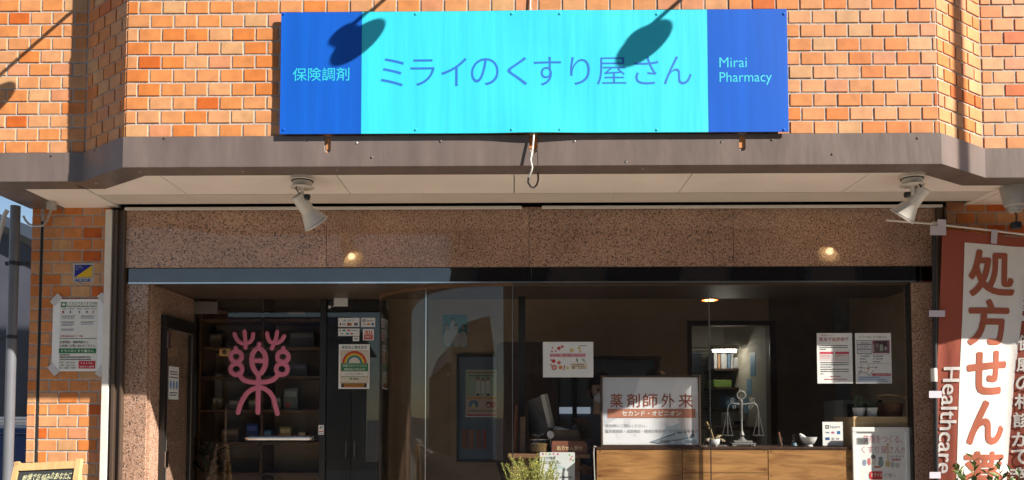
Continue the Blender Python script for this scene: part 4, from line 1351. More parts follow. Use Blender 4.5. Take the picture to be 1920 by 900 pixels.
for x, y_, r_, c in ((1048, 653, 3.5, RD), (1054, 650, 3, (220, 110, 110)), (1036, 652, 1.6, RD), (1042, 658, 1.6, RD), (1035, 659, 1.8, RD), (1038, 677, 3.8, RD), (1048, 680, 3.6, (226, 120, 110)), (1039, 689, 5.2, (214, 80, 84)), (1039, 689, 3.2, (240, 190, 180)),
                      (1051, 689, 3.8, OR_), (1033, 684, 1.6, RD), (1033, 675, 1.6, RD), (1064, 690, 3, YL_), (1072, 657, 4, YL_), (1086, 653, 3, YL_), (1088, 659, 2.4, YL_)):
    fr.append(('o', x, y_, r_, r_ * 0.95, c))
fr += [('p', [(1056, 694), (1058, 685), (1060, 685), (1057.5, 695)], (170, 90, 60)), ('p', [(1080, 671), (1083, 673), (1084, 680), (1081, 678)], GN), ('p', [(1090, 671), (1097, 675), (1098, 679), (1092, 676)], (70, 120, 60)), ('p', [(1083, 681), (1100, 680), (1101, 691), (1070, 693), (1069, 682)], (242, 222, 194))]
fr += [('r', 1031, 663, 1098, 669.5, (240, 170, 178)), ('t', 1031.5, 664, 1097.5, 668.5, '日々の食事、一緒に見直してみませんか？', (60, 30, 35), 0.01), ('g', 1086, 647.5, 1100, 649, (90, 90, 90)),
       ('g', 1072, 683, 1096, 684.6, (80, 60, 50)), ('g', 1072, 686, 1096, 687.6, (80, 60, 50)), ('o', 1075.5, 690, 2, 1.8, (60, 80, 130)), ('g', 1084, 689.5, 1099, 691, (80, 60, 50))]
poster('diet_notice', 'landscape white notice with fruit and vegetables taped inside the window', 'notice', (1018, 641, 1112.5, 707.5), YFS, fr, thick=0.001)
PK, DR = (214, 70, 96), (196, 60, 76)
body = [('g', 1537, y_, 1590, y_ + 1.9, (60, 56, 60)) for y_ in (647, 650.6)] + [('g', 1537, 654.2, 1550, 656.1, (60, 56, 60))]
body += [('g', 1538, y_, 1592, y_ + 1.9, (60, 56, 60)) for y_ in (679, 683, 691.5, 695.5)] + [('g', 1538, 687.3, 1560, 689.2, (60, 56, 60)), ('g', 1538, 700, 1543, 701.9, (60, 56, 60))]
poster('health_notice', 'white notice with red heading and two red ruled boxes on the window', 'notice', (1532, 624.5, 1598.5, 719), YFS, [
    ('t', 1537, 627, 1562, 630.5, 'ご存知ですか？', DR), ('t', 1536.5, 632.5, 1592, 640, '薬局で血液検査', (180, 60, 70), 0.012),
    ('r', 1537, 659.5, 1563, 676, (226, 150, 160)), ('r', 1566, 659.5, 1592, 676, (226, 150, 160)), ('r', 1537.6, 664, 1562.4, 675.4, (236, 232, 232)), ('r', 1566.6, 664, 1591.4, 675.4, (236, 232, 232)), ('r', 1537, 659.5, 1563, 663.7, PK), ('r', 1566, 659.5, 1592, 663.7, PK),
    ('g', 1539, 665.5, 1556, 666.6, PK), ('g', 1539, 668.2, 1558, 669.3, PK), ('g', 1539, 671, 1557, 672.1, PK), ('g', 1568, 665.5, 1585, 666.6, PK), ('g', 1568, 668.2, 1574, 669.3, PK)] + body + [('g', 1556, 705, 1576, 706.8, DR), ('g', 1545, 710.3, 1588, 712.2, DR)], thick=0.001)
NV = (50, 66, 110)
poster('map_notice', 'white notice with blue boxes, shop photo and small street map on the window', 'notice', (1604, 624.5, 1671.5, 719), YFS, [
    ('t', 1611, 629.5, 1664, 634.5, 'ミライのくすり屋さん', (95, 100, 115)),
    ('r', 1607, 638, 1634.5, 663.5, (70, 90, 140)), ('r', 1608, 639, 1633.5, 645.5, (232, 232, 232)), ('r', 1608, 647, 1633.5, 654, (232, 232, 232)), ('r', 1608, 655.5, 1633.5, 662.5, (232, 232, 232)),
    ('t', 1611, 641.5, 1630, 645, '一般医薬品', NV), ('t', 1612, 648.5, 1629, 652.5, 'FAX受付', NV), ('t', 1612, 657, 1630, 661, 'クレジット', NV),
    ('r', 1636, 638, 1668.5, 662.5, (150, 90, 115)), ('r', 1640, 640, 1664, 652, (70, 55, 62)), ('r', 1640, 652, 1664, 660, (100, 88, 84)), ('r', 1650, 646, 1656, 658, (170, 180, 170)), ('r', 1642, 644, 1648, 652, (150, 130, 110)), ('r', 1659, 650, 1663, 656, (190, 190, 200)), ('r', 1637, 645, 1639.5, 660, (190, 160, 165)),
    ('r', 1612, 667, 1614, 669, NV), ('g', 1614.5, 667, 1631, 669, NV), ('r', 1637, 667, 1639, 669, NV), ('g', 1639.5, 667, 1656, 669, NV),
    ('r', 1612, 672, 1614, 674, NV), ('g', 1614.5, 672, 1625, 674, NV), ('r', 1637, 672, 1639, 674, NV), ('g', 1642, 672, 1656, 674, NV),
    ('r', 1612, 677.5, 1614, 679.5, NV), ('g', 1614.5, 677.5, 1626, 679.5, NV), ('r', 1637, 677.5, 1639, 679.5, NV), ('g', 1639.5, 677.5, 1651, 679.5, NV),
    ('r', 1607, 664.8, 1668, 665.3, (140, 140, 150)), ('r', 1607, 681.8, 1668, 682.3, (140, 140, 150)),
    ('p', [(1608, 688), (1624, 690), (1638, 688), (1638, 689), (1624, 691), (1608, 689)], (120, 116, 120)), ('p', [(1614, 683), (1615, 683), (1614, 697), (1609, 703), (1608, 702.5), (1613, 696.5)], (120, 116, 120)),
    ('p', [(1608, 696), (1622, 698), (1630, 704), (1637, 693), (1637.8, 693.5), (1630, 705.2), (1621.6, 699), (1608, 697)], (100, 96, 100)), ('p', [(1628, 684), (1629, 684), (1626.5, 699), (1625.5, 699)], (150, 130, 120)), ('r', 1640, 688, 1644, 690.5, (90, 110, 180)), ('o', 1627.5, 691, 1.4, 1.4, (200, 80, 80)),
    ('r', 1634.5, 700.5, 1669, 704.5, (195, 40, 60)), ('g', 1640, 701.8, 1667, 703.2, (235, 220, 222)),
    ('r', 1607.5, 706, 1668.5, 717, (205, 216, 226)), ('g', 1609, 707, 1648, 708.8, (90, 120, 170)), ('g', 1609, 710.5, 1660, 712.3, (90, 120, 170)), ('g', 1609, 714, 1664, 715.8, (90, 120, 170))], thick=0.001)

# ================================================================== INSIDE THE SHOP
YB = 2.75                                             # back wall of the shop
RX0, RX1 = -2.6, 2.75
ZCEI = 2.62
OX0, OX1 = P(1297, 700, YB).x, P(1443, 700, YB).x     # opening to the dispensary
OZ = P(1370, 611, YB).z
WX0, WX1 = P(1044, 700, YB).x, P(1232, 700, YB).x     # frosted window in the back wall
WZ0, WZ1 = P(1100, 900, YB).z, P(1100, 674, YB).z
struct(MB().box(RX0, RX1, YD + 0.05, 4.6, -0.05, 0.012).build('interior_floor', M['ifloor']))
struct(MB().box(XJ0, RX1, 0.88, YD + 0.049, -0.05, 0.0105).build('porch_floor', M['pave']))
struct(MB().box(RX0, RX1, 0.90, 4.6, ZCEI, ZCEI + 0.1).build('interior_ceiling', M['iceil']))
struct(MB().box(RX0 - 0.1, RX0, YD + 0.05, 4.6, 0.0, ZCEI).build('interior_wall_west', M['iwall']))
struct(MB().box(RX1, RX1 + 0.1, 0.90, 4.6, 0.0, ZCEI).build('interior_wall_east', M['iwall']))
XT = P(1290, 700, YB).x
bw = MB()
bw.box(RX0, WX0 - 0.001, YB, YB + 0.1, 0.0, ZCEI)
bw.box(WX0, WX1, YB, YB + 0.1, WZ1 + 0.001, ZCEI)
bw.box(WX1 + 0.001, OX0 - 0.001, YB, YB + 0.1, 0.0, ZCEI)
bw.box(OX0, OX1, YB, YB + 0.1, OZ + 0.001, ZCEI)
struct(bw.build('interior_wall', M['iwall']))
struct(MB().box(OX1 + 0.001, RX1, YB, YB + 0.1, 0.0, ZCEI).build('interior_wall_brown', M['idark']))
M['dwall'] = mat('pale_dispensary_wall', (0.55, 0.51, 0.41), 0.8, var=0.05)
struct(MB().box(OX0 - 1.2, RX1, 4.4, 4.5, 0.0, ZCEI).build('dispensary_wall', M['dwall']))
struct(MB().box(OX1 + 0.05, OX1 + 0.13, YB + 0.101, 4.399, 0.0, ZCEI).build('dispensary_side_wall', M['dwall']))
of = thing('opening_frame', 'dark wooden frame around the opening to the lit dispensary room', 'door frame', ((OX0 + OX1) / 2, YB, 0))
for a in ((OX0 - 0.035, OX0, 0.0, OZ), (OX1, OX1 + 0.05, 0.0, OZ), (OX0 - 0.035, OX1 + 0.05, OZ + 0.0005, OZ + 0.04)):
    MB().box(a[0], a[1], YB - 0.02, YB - 0.001, a[2], a[3], 0.002).build('frame_board', M['darkwood'], of)

# dispensary: lamp, shelves and what stands on them
tb = thing('fluorescent_lamp', 'white fluorescent lamp glowing inside the dispensary above the shelves', 'lamp', P(1358, 652, 3.7))
a, b_ = P(1331, 650, 3.7), P(1382, 656, 3.7)
MB().box(a.x, b_.x, 3.62, 3.70, b_.z, a.z + 0.01, 0.004).build('housing', M['rail'], tb)
M['tube'] = emit('cool_tube', (1.0, 0.96, 0.85), 16.0)
MB().tube([(a.x + 0.02, 3.66, b_.z - 0.012), (b_.x - 0.02, 3.66, b_.z - 0.012)], 0.011, 10).build('tube', M['tube'], tb, True)
sh = thing('dispensary_shelf', 'shelves in the dispensary loaded with files and boxes', 'shelf', P(1370, 700, 3.9))
shx0, shx1 = P(1337, 700, 3.95).x, P(1405, 700, 3.95).x
for py in (692, 727, 765):
    z = P(1370, py, 3.95).z
    MB().box(shx0, shx1, 3.85, 4.35, z - 0.02, z).build('shelf_board', M['darkwood'], sh)
for x in (shx0, shx1 - 0.02):
    MB().box(x, x + 0.02, 4.36, 4.39, 0.1, P(1370, 660, 3.95).z).build('upright', M['rail'], sh)
zsh = [P(1370, py, 3.95).z for py in (692, 727, 765)]
files = [(1338, 1344, 662, (200, 200, 200)), (1345, 1350, 664, (196, 150, 110)), (1351, 1362, 663, (205, 205, 205)), (1363, 1369, 664, (120, 150, 180)), (1370, 1374, 663, (205, 205, 200))]
for x0, x1, y0, c in files:
    a, b_ = P(x0, y0, 3.9), P(x1, 692, 3.9)
    f_ = MB().box(a.x, b_.x, 3.88, 4.15, zsh[0] + 0.001, a.z, 0.002).build('binder', ink(c))
    tag(f_, {1338: 'white binder at the left end of the top dispensary shelf', 1345: 'tan binder on the top dispensary shelf', 1351: 'wide white binder on the top dispensary shelf', 1363: 'blue grey binder on the top dispensary shelf', 1370: 'pale binder beside the white canister'}[x0], 'binder', 'binders on the dispensary shelf')
a, b_ = P(1375, 660, 3.9), P(1398, 692, 3.9)
cn = thing('canister', 'white plastic canister with handle at the right of the top shelf', 'canister', ((a.x + b_.x) / 2, 4.0, zsh[0] + 0.001))
MB().box(a.x, b_.x, 3.88, 4.1, zsh[0] + 0.001, a.z - 0.05, 0.02).build('body', M['ceramic'], cn)
MB().tube([((a.x + b_.x) / 2 - 0.04, 3.99, a.z - 0.052), ((a.x + b_.x) / 2 - 0.03, 3.99, a.z - 0.01), ((a.x + b_.x) / 2 + 0.03, 3.99, a.z - 0.01), ((a.x + b_.x) / 2 + 0.04, 3.99, a.z - 0.052)], 0.009, 8).build('handle', M['ceramic'], cn, True)
for x0, x1, y0, c, lab, k in ((1338, 1372, 712, (120, 150, 60), 'green folder box lying on the middle dispensary shelf', 1), (1362, 1392, 742, (110, 150, 185), 'blue cloth cap shaped bundle on the lower dispensary shelf', 2)):
    a, b_ = P(x0, y0, 3.9), P(x1, 692, 3.9)
    f_ = MB().box(a.x, b_.x, 3.9, 4.2, zsh[k] + 0.001, a.z, 0.012).build('folder_box', ink(c))
    tag(f_, lab.replace('cloth cap shaped bundle', 'storage box'), 'box')
tbk = thing('dispensary_table', 'work table in the dispensary behind the balance scale', 'table', P(1380, 835, 3.4))
ztb = P(1380, 800, 3.4).z
tbk.location.z = 0.012
ORG[tbk.name].z = 0.012
MB().box(P(1330, 800, 3.4).x, OX1 + 0.04, 3.2, 3.9, ztb - 0.03, ztb).build('table_top', M['midwood'], tbk)
for x in (P(1332, 800, 3.4).x, OX1 - 0.02):
    MB().box(x, x + 0.05, 3.22, 3.27, 0.013, ztb - 0.031).build('leg', M['midwood'], tbk)
pr = thing('printer', 'grey printer on the dispensary work table', 'printer', P(1385, 800, 3.5))
a, b_ = P(1370, 778, 3.4), P(1402, 800, 3.4)
MB().box(a.x, b_.x, 3.4, 3.75, ztb + 0.001, a.z + 0.02, 0.012).build('body', M['greyplastic'], pr)
MB().box(a.x + 0.03, b_.x - 0.03, 3.385, 3.399, ztb + 0.02, ztb + 0.05).build('paper_slot', M['blackplastic'], pr)
for x0, x1, y0, y1, c, k in ((1424, 1435, 660, 705, (140, 185, 215), 0), (1425, 1436, 710, 740, (150, 190, 215), 1), (1426, 1437, 743, 785, (150, 185, 205), 2)):
    yy = 3.3 + 0.12 * k
    cc = P(x0, y0, yy)
    ob = MB().box(OX1 + 0.046, OX1 + 0.0495, yy, yy + 0.16, P(x0, y1, yy).z, P(x0, y0, yy).z).build('wall_sheet', ink(c))
    tag(ob, ['topmost pale blue sheet pinned to the dispensary side wall', 'middle pale blue sheet pinned to the dispensary side wall', 'lowest pale blue sheet pinned to the dispensary side wall'][k], 'paper', 'sheets on the dispensary wall')
wb = thing('window_blind', 'dark slatted blind over a small window in the dispensary', 'blind', P(1315, 700, 4.3))
for i in range(22):
    z = P(1315, 652, 4.3).z - i * 0.033
    MB().box(P(1296, 700, 4.3).x, P(1336, 700, 4.3).x, 4.28, 4.315, z - 0.004, z, 0).build('slat', M['pipe'], wb)
MB().box(P(1297, 700, 4.3).x, P(1318, 700, 4.3).x, 4.36, 4.395, P(1315, 700, 4.3).z, P(1315, 660, 4.3).z).build('pane', M['blind'], wb)

# frosted window in the back wall
fwn = thing('frosted_window', 'dark framed interior window with blue grey blinds behind the counter', 'window', ((WX0 + WX1) / 2, YB, WZ0))
M['daylit'] = emit('daylight_gap', (0.55, 0.66, 0.80), 0.16)
MB().box(WX0, WX1, YB + 0.03, YB + 0.04, WZ0, WZ1).build('pane', M['blind'], fwn)
xs_ = [WX0, P(1075, 700, YB).x, P(1113, 700, YB).x, WX1]
MB().box(WX0 - 0.02, WX1 + 0.03, YB - 0.02, YB - 0.001, WZ1 - 0.005, WZ1 + 0.025).build('top_rail', M['black'], fwn)
for x in (WX0, P(1077, 700, YB).x, WX1):
    MB().box(x - 0.018, x + 0.018, YB - 0.018, YB + 0.028, WZ0, WZ1 - 0.006).build('mullion', M['black'], fwn)
zb_ = P(1080, 763, YB).z
for x0, x1 in ((1047, 1073), (1081, 1107)):
    xa_, xb_ = P(x0, 700, YB).x, P(x1, 700, YB).x
    MB().box(xa_, xb_, YB + 0.005, YB + 0.012, zb_, P(1080, 690, YB).z).build('blind', M['blind'], fwn)
    MB().box(xa_, xb_, YB + 0.015, YB + 0.02, zb_ - 0.055, zb_ - 0.001).build('daylight_pane', M['daylit'], fwn)

# notice board, poster, walnut screen, post
nb = thing('notice_board', 'black framed notice board on the back wall with a poster and hanging brochures', 'notice board', P(897, 867, YB))
r_ = (P(856, 760, YB - 0.02).x, P(943, 760, YB - 0.02).x, P(897, 866, YB - 0.02).z, P(897, 665, YB - 0.02).z)
MB().box(r_[0], r_[1], YB - 0.02, YB - 0.001, r_[2], r_[3]).build('board', M['blind'], nb)
for a in ((r_[0], r_[1], r_[3] - 0.02, r_[3]), (r_[0], r_[1], r_[2], r_[2] + 0.02), (r_[0], r_[0] + 0.02, r_[2] + 0.0205, r_[3] - 0.0205), (r_[1] - 0.02, r_[1], r_[2] + 0.0205, r_[3] - 0.0205)):
    MB().box(a[0], a[1], YB - 0.035, YB - 0.0205, a[2], a[3]).build('frame_bar', M['black'], nb)
for i, (x0, x1, c) in enumerate(((866, 876, (150, 90, 60)), (879, 888, (170, 110, 80)), (893, 902, (150, 95, 70)), (906, 911, (190, 80, 90)))):
    ob = MB().box(P(x0, 800, 2.7).x, P(x1, 800, 2.7).x, YB - 0.030, YB - 0.022, P(870, 842, 2.7).z, P(870, 806, 2.7).z).build('brochure', ink(c))
    tag(ob, ['brown brochure hanging leftmost on the notice board', 'light brown brochure second from the left on the notice board', 'wide brown brochure third along the notice board', 'narrow pink brochure hanging rightmost on the notice board'][i], 'brochure', 'brochures on the notice board')
TEAL = (70, 150, 150)
poster('doctor_poster', 'pale poster with three drawn white coated figures on the notice board', 'poster', (873, 693, 934, 782), YB - 0.024, [
    ('r', 873, 693, 934, 742, (190, 210, 190)), ('r', 873, 742, 934, 777, (225, 205, 190)), ('r', 875, 777, 932, 780, (215, 90, 130)),
    ('g', 877, 697, 930, 700, (200, 90, 90)), ('g', 880, 703, 926, 706, (90, 130, 90)),
    ('r', 893, 714, 899.5, 738, (235, 235, 232)), ('r', 903, 716, 909, 738, (235, 235, 232)), ('r', 912, 714, 918.5, 738, (235, 235, 232)), ('o', 896, 711, 3.2, 3.8, (60, 45, 40)), ('o', 906, 712.5, 3.2, 3.8, (60, 45, 40)), ('o', 915, 711, 3.2, 3.8, (60, 45, 40)),
    ('o', 896, 712, 2.4, 2.8, (230, 190, 165)), ('o', 906, 713.5, 2.4, 2.8, (230, 190, 165)), ('o', 915, 712, 2.4, 2.8, (230, 190, 165)),
    ('r', 894, 738, 898.5, 742, (60, 60, 70)), ('r', 913, 738, 917.5, 742, (60, 60, 70)),
    ('o', 888, 758, 9, 8, (110, 150, 190)), ('p', [(883, 765), (888, 754), (893, 765)], (240, 225, 150)), ('o', 916, 759, 5, 6, (90, 50, 45)), ('o', 924, 759, 5, 6, (200, 90, 100)), ('o', 916, 760, 3.5, 4, (230, 190, 165)), ('r', 876, 744.5, 904, 748, (230, 175, 90)), ('r', 907, 744.5, 931, 748, (230, 175, 90)),
    ('g', 878, 769, 930, 771.5, (110, 90, 90))], thick=0.001)
poster('group_poster', 'teal poster of four dark haired people in pale shirts on the back wall', 'poster', (830, 590, 876, 650), YB - 0.002, [
    ('r', 830, 590, 876, 650, TEAL), ('r', 830, 632, 876, 650, (150, 190, 195)),
    ('o', 840, 634, 8, 16, (215, 220, 222)), ('o', 850, 618, 8, 14, (205, 214, 216)), ('o', 856, 636, 8, 15, (222, 224, 226)), ('o', 868, 636, 8, 15, (210, 216, 220)),
    ('o', 837, 611, 4.4, 5.6, (40, 32, 30)), ('o', 849, 600, 3.8, 4.8, (40, 32, 30)), ('o', 855, 611, 4.4, 5.4, (40, 32, 30)), ('o', 868.5, 612, 4.2, 5.2, (40, 32, 30)),
    ('o', 837, 614, 3.2, 4, (205, 165, 140)), ('o', 849, 602.5, 2.8, 3.4, (205, 165, 140)), ('o', 855, 614, 3.2, 3.8, (205, 165, 140)), ('o', 868.5, 615, 3.0, 3.6, (205, 165, 140))], thick=0.001)
scx0, scx1 = P(931, 760, 1.95).x, P(1046, 760, 1.95).x
zt_ = P(980, 641, 1.95).z
scr = thing('walnut_screen', 'tall dark walnut screen panel with rounded corner behind the monitor', 'screen', ((scx0 + scx1) / 2, 1.97, 0.012))
pts = [(scx0 + 0.06, 1.95, 0.3), (scx1, 1.95, 0.3), (scx1, 1.95, zt_)]
for t in range(7):
    a = math.pi / 2 + math.pi / 2 * t / 6
    pts.append((scx0 + 0.045 + 0.045 * math.cos(a), 1.95, zt_ - 0.045 + 0.045 * math.sin(a)))
pts += [(scx0, 1.95, 0.95), (scx0 + 0.03, 1.95, 0.86)]
MB().prism(pts, (0, 0.04, 0)).build('panel', M['darkwood'], scr)
for x in (scx0 + 0.12, scx1 - 0.12):
    MB().box(x, x + 0.04, 1.955, 1.985, 0.013, 0.2995).build('foot', M['black'], scr)
po = MB().box(P(972, 700, 1.35).x, P(985, 700, 1.35).x, 1.35, 1.39, 0.013, ZCEI - 0.001, 0.002).build('black_post', M['black'])
tag(po, 'slim black post standing between floor and ceiling behind the window joint', 'post')

# pendants
def pendant(label, px, py, Y):
    c = P(px, py, Y)
    root = thing('pendant_lamp', label, 'lamp', (c.x, c.y, c.z), 'copper pendant lamps')
    MB().lathe([(0.012, 0.052), (0.030, 0.046), (0.052, 0.022), (0.061, -0.005), (0.0615, -0.03), (0.058, -0.058), (0.0555, -0.057), (0.058, -0.03), (0.05, 0.02), (0.012, 0.045)], c, (0, 0, 1), 40).build('shade', M['copper'], root, True)
    MB().tube([c + Vector((0, 0, 0.05)), (c.x, c.y, ZCEI - 0.012)], 0.003, 6).build('cord', M['blackplastic'], root)
    MB().lathe([(0.03, -0.012), (0.03, 0.0)], (c.x, c.y, ZCEI - 0.001), (0, 0, 1), 20).build('canopy', M['blackplastic'], root)
    MB().lathe([(0.0, -0.052), (0.03, -0.045), (0.035, -0.02), (0.018, 0.02)], c, (0, 0, 1), 24).build('bulb', M['pbulb'], root, True)


pendant('copper pendant lamp glowing inside the shop right of the window joint', 1330.5, 548, 1.75)

# shelving behind the door
sv = thing('product_shelf', 'dark wooden shelving with small boxes seen through the entrance door', 'shelf', P(500, 900, 2.6))
sv.location.z = 0.013
ORG[sv.name].z = 0.013
vx0, vx1 = P(385, 700, 2.5).x, P(610, 700, 2.5).x
zsv = [P(500, y, 2.5).z for y in (600, 652, 706, 768, 828, 885)]
for z in zsv:
    MB().box(vx0, vx1, 2.42, 2.72, z - 0.022, z, 0.001).build('shelf_board', M['midwood'], sv)
for x in (vx0 - 0.022, (vx0 + vx1) / 2 - 0.01, vx1 + 0.001):
    MB().box(x, x + 0.02, 2.42, 2.73, 0.0131, zsv[0] + 0.2).build('upright', M['midwood'], sv)
MB().box(vx0, vx1, 2.731, 2.745, 0.0131, zsv[0] + 0.2).build('back_panel', M['iwall'], sv)
goods = [(0, 405, 428, 18, (120, 80, 60)), (0, 540, 575, 16, (150, 120, 90)), (1, 395, 418, 26, (130, 110, 95)), (1, 545, 590, 30, (90, 90, 100)),
         (2, 545, 578, 24, (80, 80, 90)), (3, 402, 410, 22, (160, 150, 110)), (3, 412, 421, 22, (165, 150, 125)), (3, 434, 452, 18, (170, 160, 140)), (3, 470, 486, 18, (180, 170, 150)), (3, 512, 530, 24, (150, 150, 140)), (3, 535, 561, 40, (140, 150, 150)),
         (4, 466, 488, 34, (60, 90, 180)), (4, 497, 513, 22, (70, 130, 170)), (4, 528, 549, 28, (190, 170, 110)), (4, 563, 577, 18, (180, 160, 130)), (4, 420, 452, 24, (150, 120, 95))]
gl = {(4, 466): 'tall blue packet on the shelf behind the door handle', (4, 497): 'small blue box on the shelf behind the door handle', (4, 528): 'yellow and teal box on the shelf behind the door handle', (4, 563): 'small tan box at the right end behind the door handle', (4, 420): 'wide brown box at the left behind the door handle',
      (3, 535): 'tall pale display card with red dot on the shelf behind the pictograph', (3, 402): 'narrow yellowish box leftmost behind the pictograph legs', (3, 412): 'narrow cream box beside the yellowish box', (3, 434): 'low cream box behind the left leg of the pictograph', (3, 470): 'low cream box behind the middle leg of the pictograph', (3, 512): 'grey box behind the right leg of the pictograph',
      (2, 545): 'dark grey box on the shelf level with the pictograph arms', (1, 395): 'brown box on the shelf left of the pictograph head', (1, 545): 'wide dark grey box on the shelf right of the pictograph head', (0, 405): 'brown box at the left of the uppermost shelf', (0, 540): 'tan box at the right of the uppermost shelf'}
for k, x0, x1, h, c in goods:
    a, b_ = P(x0, 700, 2.5).x, P(x1, 700, 2.5).x
    hh = h / 1536 * 6.5
    ob = thing('product_box', gl[(k, x0)], 'box', ((a + b_) / 2, 2.5, zsv[k]), 'boxes on the shelf behind the door')
    MB().box(a, b_, 2.46, 2.52, zsv[k] + 0.0005, zsv[k] + hh, 0.002).build('carton', ink(tuple(int(v * 0.9) for v in c)), ob)
    prints(ob, (x0, 0, x1, h), (a, b_, zsv[k], zsv[k] + hh), 2.4597, [('r', x0 + 2, h * 0.15, x1 - 2, h * 0.4, tuple(min(255, v + 40) for v in c))] + ([('o', x0 + 8, h * 0.8, 5, 5, (200, 70, 70))] if (k, x0) == (3, 535) else [('g', x0 + 2, h * 0.6, x1 - 2, h * 0.7, (60, 60, 70))]))
a, b_ = P(607, 700, 1.85), P(712, 600, 1.85)
kc = thing('darkening_cabinet', 'tall black cabinet added to darken the view behind the sidelight stickers', 'cabinet', ((a.x + b_.x) / 2, 2.0, 0.0135))  # added cabinet, stands in for the dark interior behind the sidelight
MB().box(a.x, b_.x, 1.87, 2.3, 0.0136, 2.25).build('carcass', M['black'], kc)
am = (a.x + b_.x) / 2
for x0, x1, kx in ((a.x + 0.003, am - 0.002, am - 0.03), (am + 0.002, b_.x - 0.003, am + 0.03)):
    dr_ = MB().box(x0, x1, 1.85, 1.869, 0.06, 2.24, 0.002).build('cabinet_door', M['black'], kc)
    MB().tube([(kx, 1.849, 1.0), (kx, 1.83, 1.01), (kx, 1.83, 1.12), (kx, 1.849, 1.13)], 0.004, 8).build('pull', M['steel'], dr_, True)
cc = P(421, 660, YD + 0.013)
yc_ = thing('door_plate', 'small orange camera plate on the left of the pink pictograph', 'plate', cc)
a, b_ = P(410, 653.5, YD), P(431, 667.5, YD)
M['orange'] = mat('orange_plate', (0.75, 0.42, 0.13), 0.5)
MB().box(a.x, b_.x, YD + 0.012, YD + 0.018, b_.z, a.z, 0.002).build('plate', M['orange'], yc_)
MB().lathe([(0.016, 0), (0.016, 0.004), (0.011, 0.004), (0.011, 0.001)], (cc.x, YD + 0.0119, cc.z), (0, -1, 0), 20).build('lens_ring', M['brownrail'], yc_)

# potted palm just inside the door
pm = thing('potted_palm', 'dark potted palm with thin drooping fronds inside the door at left', 'plant', (P(385, 900, 1.9).x, 1.95, 0.013))
MB().lathe([(0.11, 0), (0.15, 0.28), (0.155, 0.30), (0.14, 0.30), (0.13, 0.26)], pm.location, (0, 0, 1), 24).build('pot', M['blackplastic'], pm, True)
M['palm'] = mat('palm_leaf', (0.022, 0.035, 0.014), 0.5, var=0.2)
MB().tube([pm.location + Vector((0, 0, 0.25)), pm.location + Vector((0.01, 0, 0.7)), pm.location + Vector((-0.01, 0.0, 1.0))], [0.03, 0.025, 0.018], 8).build('trunk', M['midwood'], pm)
mb = MB()
for i in range(26):
    a = random.uniform(0, 2 * math.pi)
    L = random.uniform(0.35, 0.62)
    o = pm.location + Vector((0, 0, random.uniform(0.8, 1.02)))
    pv = None
    for k in range(7):
        t = k / 6
        p = o + Vector((math.cos(a) * L * t, math.sin(a) * L * t * 0.6, 0.34 * t - 0.62 * t * t * L))
        w = 0.016 * (1 - t) + 0.002
        s_ = Vector((-math.sin(a), math.cos(a), 0.1)) * w
        cur = (mb.bm.verts.new(p - s_), mb.bm.verts.new(p + s_))
        if pv:
            mb.bm.faces.new([pv[0], pv[1], cur[1], cur[0]])
        pv = cur
mb.build('fronds', M['palm'], pm, recalc=False)

# ================================================================== COUNTERS AND WHAT STANDS ON THEM
YK = 0.835                                             # front of the plank counter
ZK = P(1360, 838, YK).z
kx0, kx1 = P(1118, 860, YK).x, P(1604, 860, YK).x
ct = thing('plank_counter', 'counter faced with wide sunlit pine planks below the framed poster', 'counter', ((kx0 + kx1) / 2, YK + 0.2, 0.0125))
MB().box(kx0, kx1 + 0.4, YK - 0.003, YK + 0.42, ZK - 0.016, ZK, 0.002).build('counter_top', M['darkwood'], ct)
MB().box(kx0 + 0.01, kx1 + 0.39, YK + 0.022, YK + 0.40, 0.0126, ZK - 0.017).build('carcass', M['darkwood'], ct)
ka, kb = P(1279, 860, YK).x, P(1440, 860, YK).x
zk1 = P(1360, 886.5, YK).z
for x0, x1, zt, zb in ((kx0, ka, ZK - 0.0165, ZK - 0.235), (ka, kb, ZK - 0.0165, zk1), (kb, kx1, ZK - 0.0165, ZK - 0.20), (kx1, kx1 + 0.38, ZK - 0.0165, ZK - 0.20),
                       (kx0, ka, ZK - 0.238, ZK - 0.46), (ka, kb, zk1 - 0.003, zk1 - 0.20), (kb, kx1, ZK - 0.203, ZK - 0.42), (kx1, kx1 + 0.38, ZK - 0.203, ZK - 0.42)):
    MB().box(x0 + 0.002, x1 - 0.002, YK, YK + 0.021, zb, zt, 0.0025).build('plank', M['plank'], ct)
for x, y_ in ((1285, 845), (1285, 880), (1433, 845), (1434, 880), (1446, 846), (1446, 892), (1272, 846), (1125, 846), (1125, 893), (1272, 893)):
    p = P(x, y_, YK)
    MB().lathe([(0.004, 0), (0.0035, 0.0012)], (p.x, YK - 0.0003, p.z), (0, -1, 0), 8).build('nail', M['black'], ct)

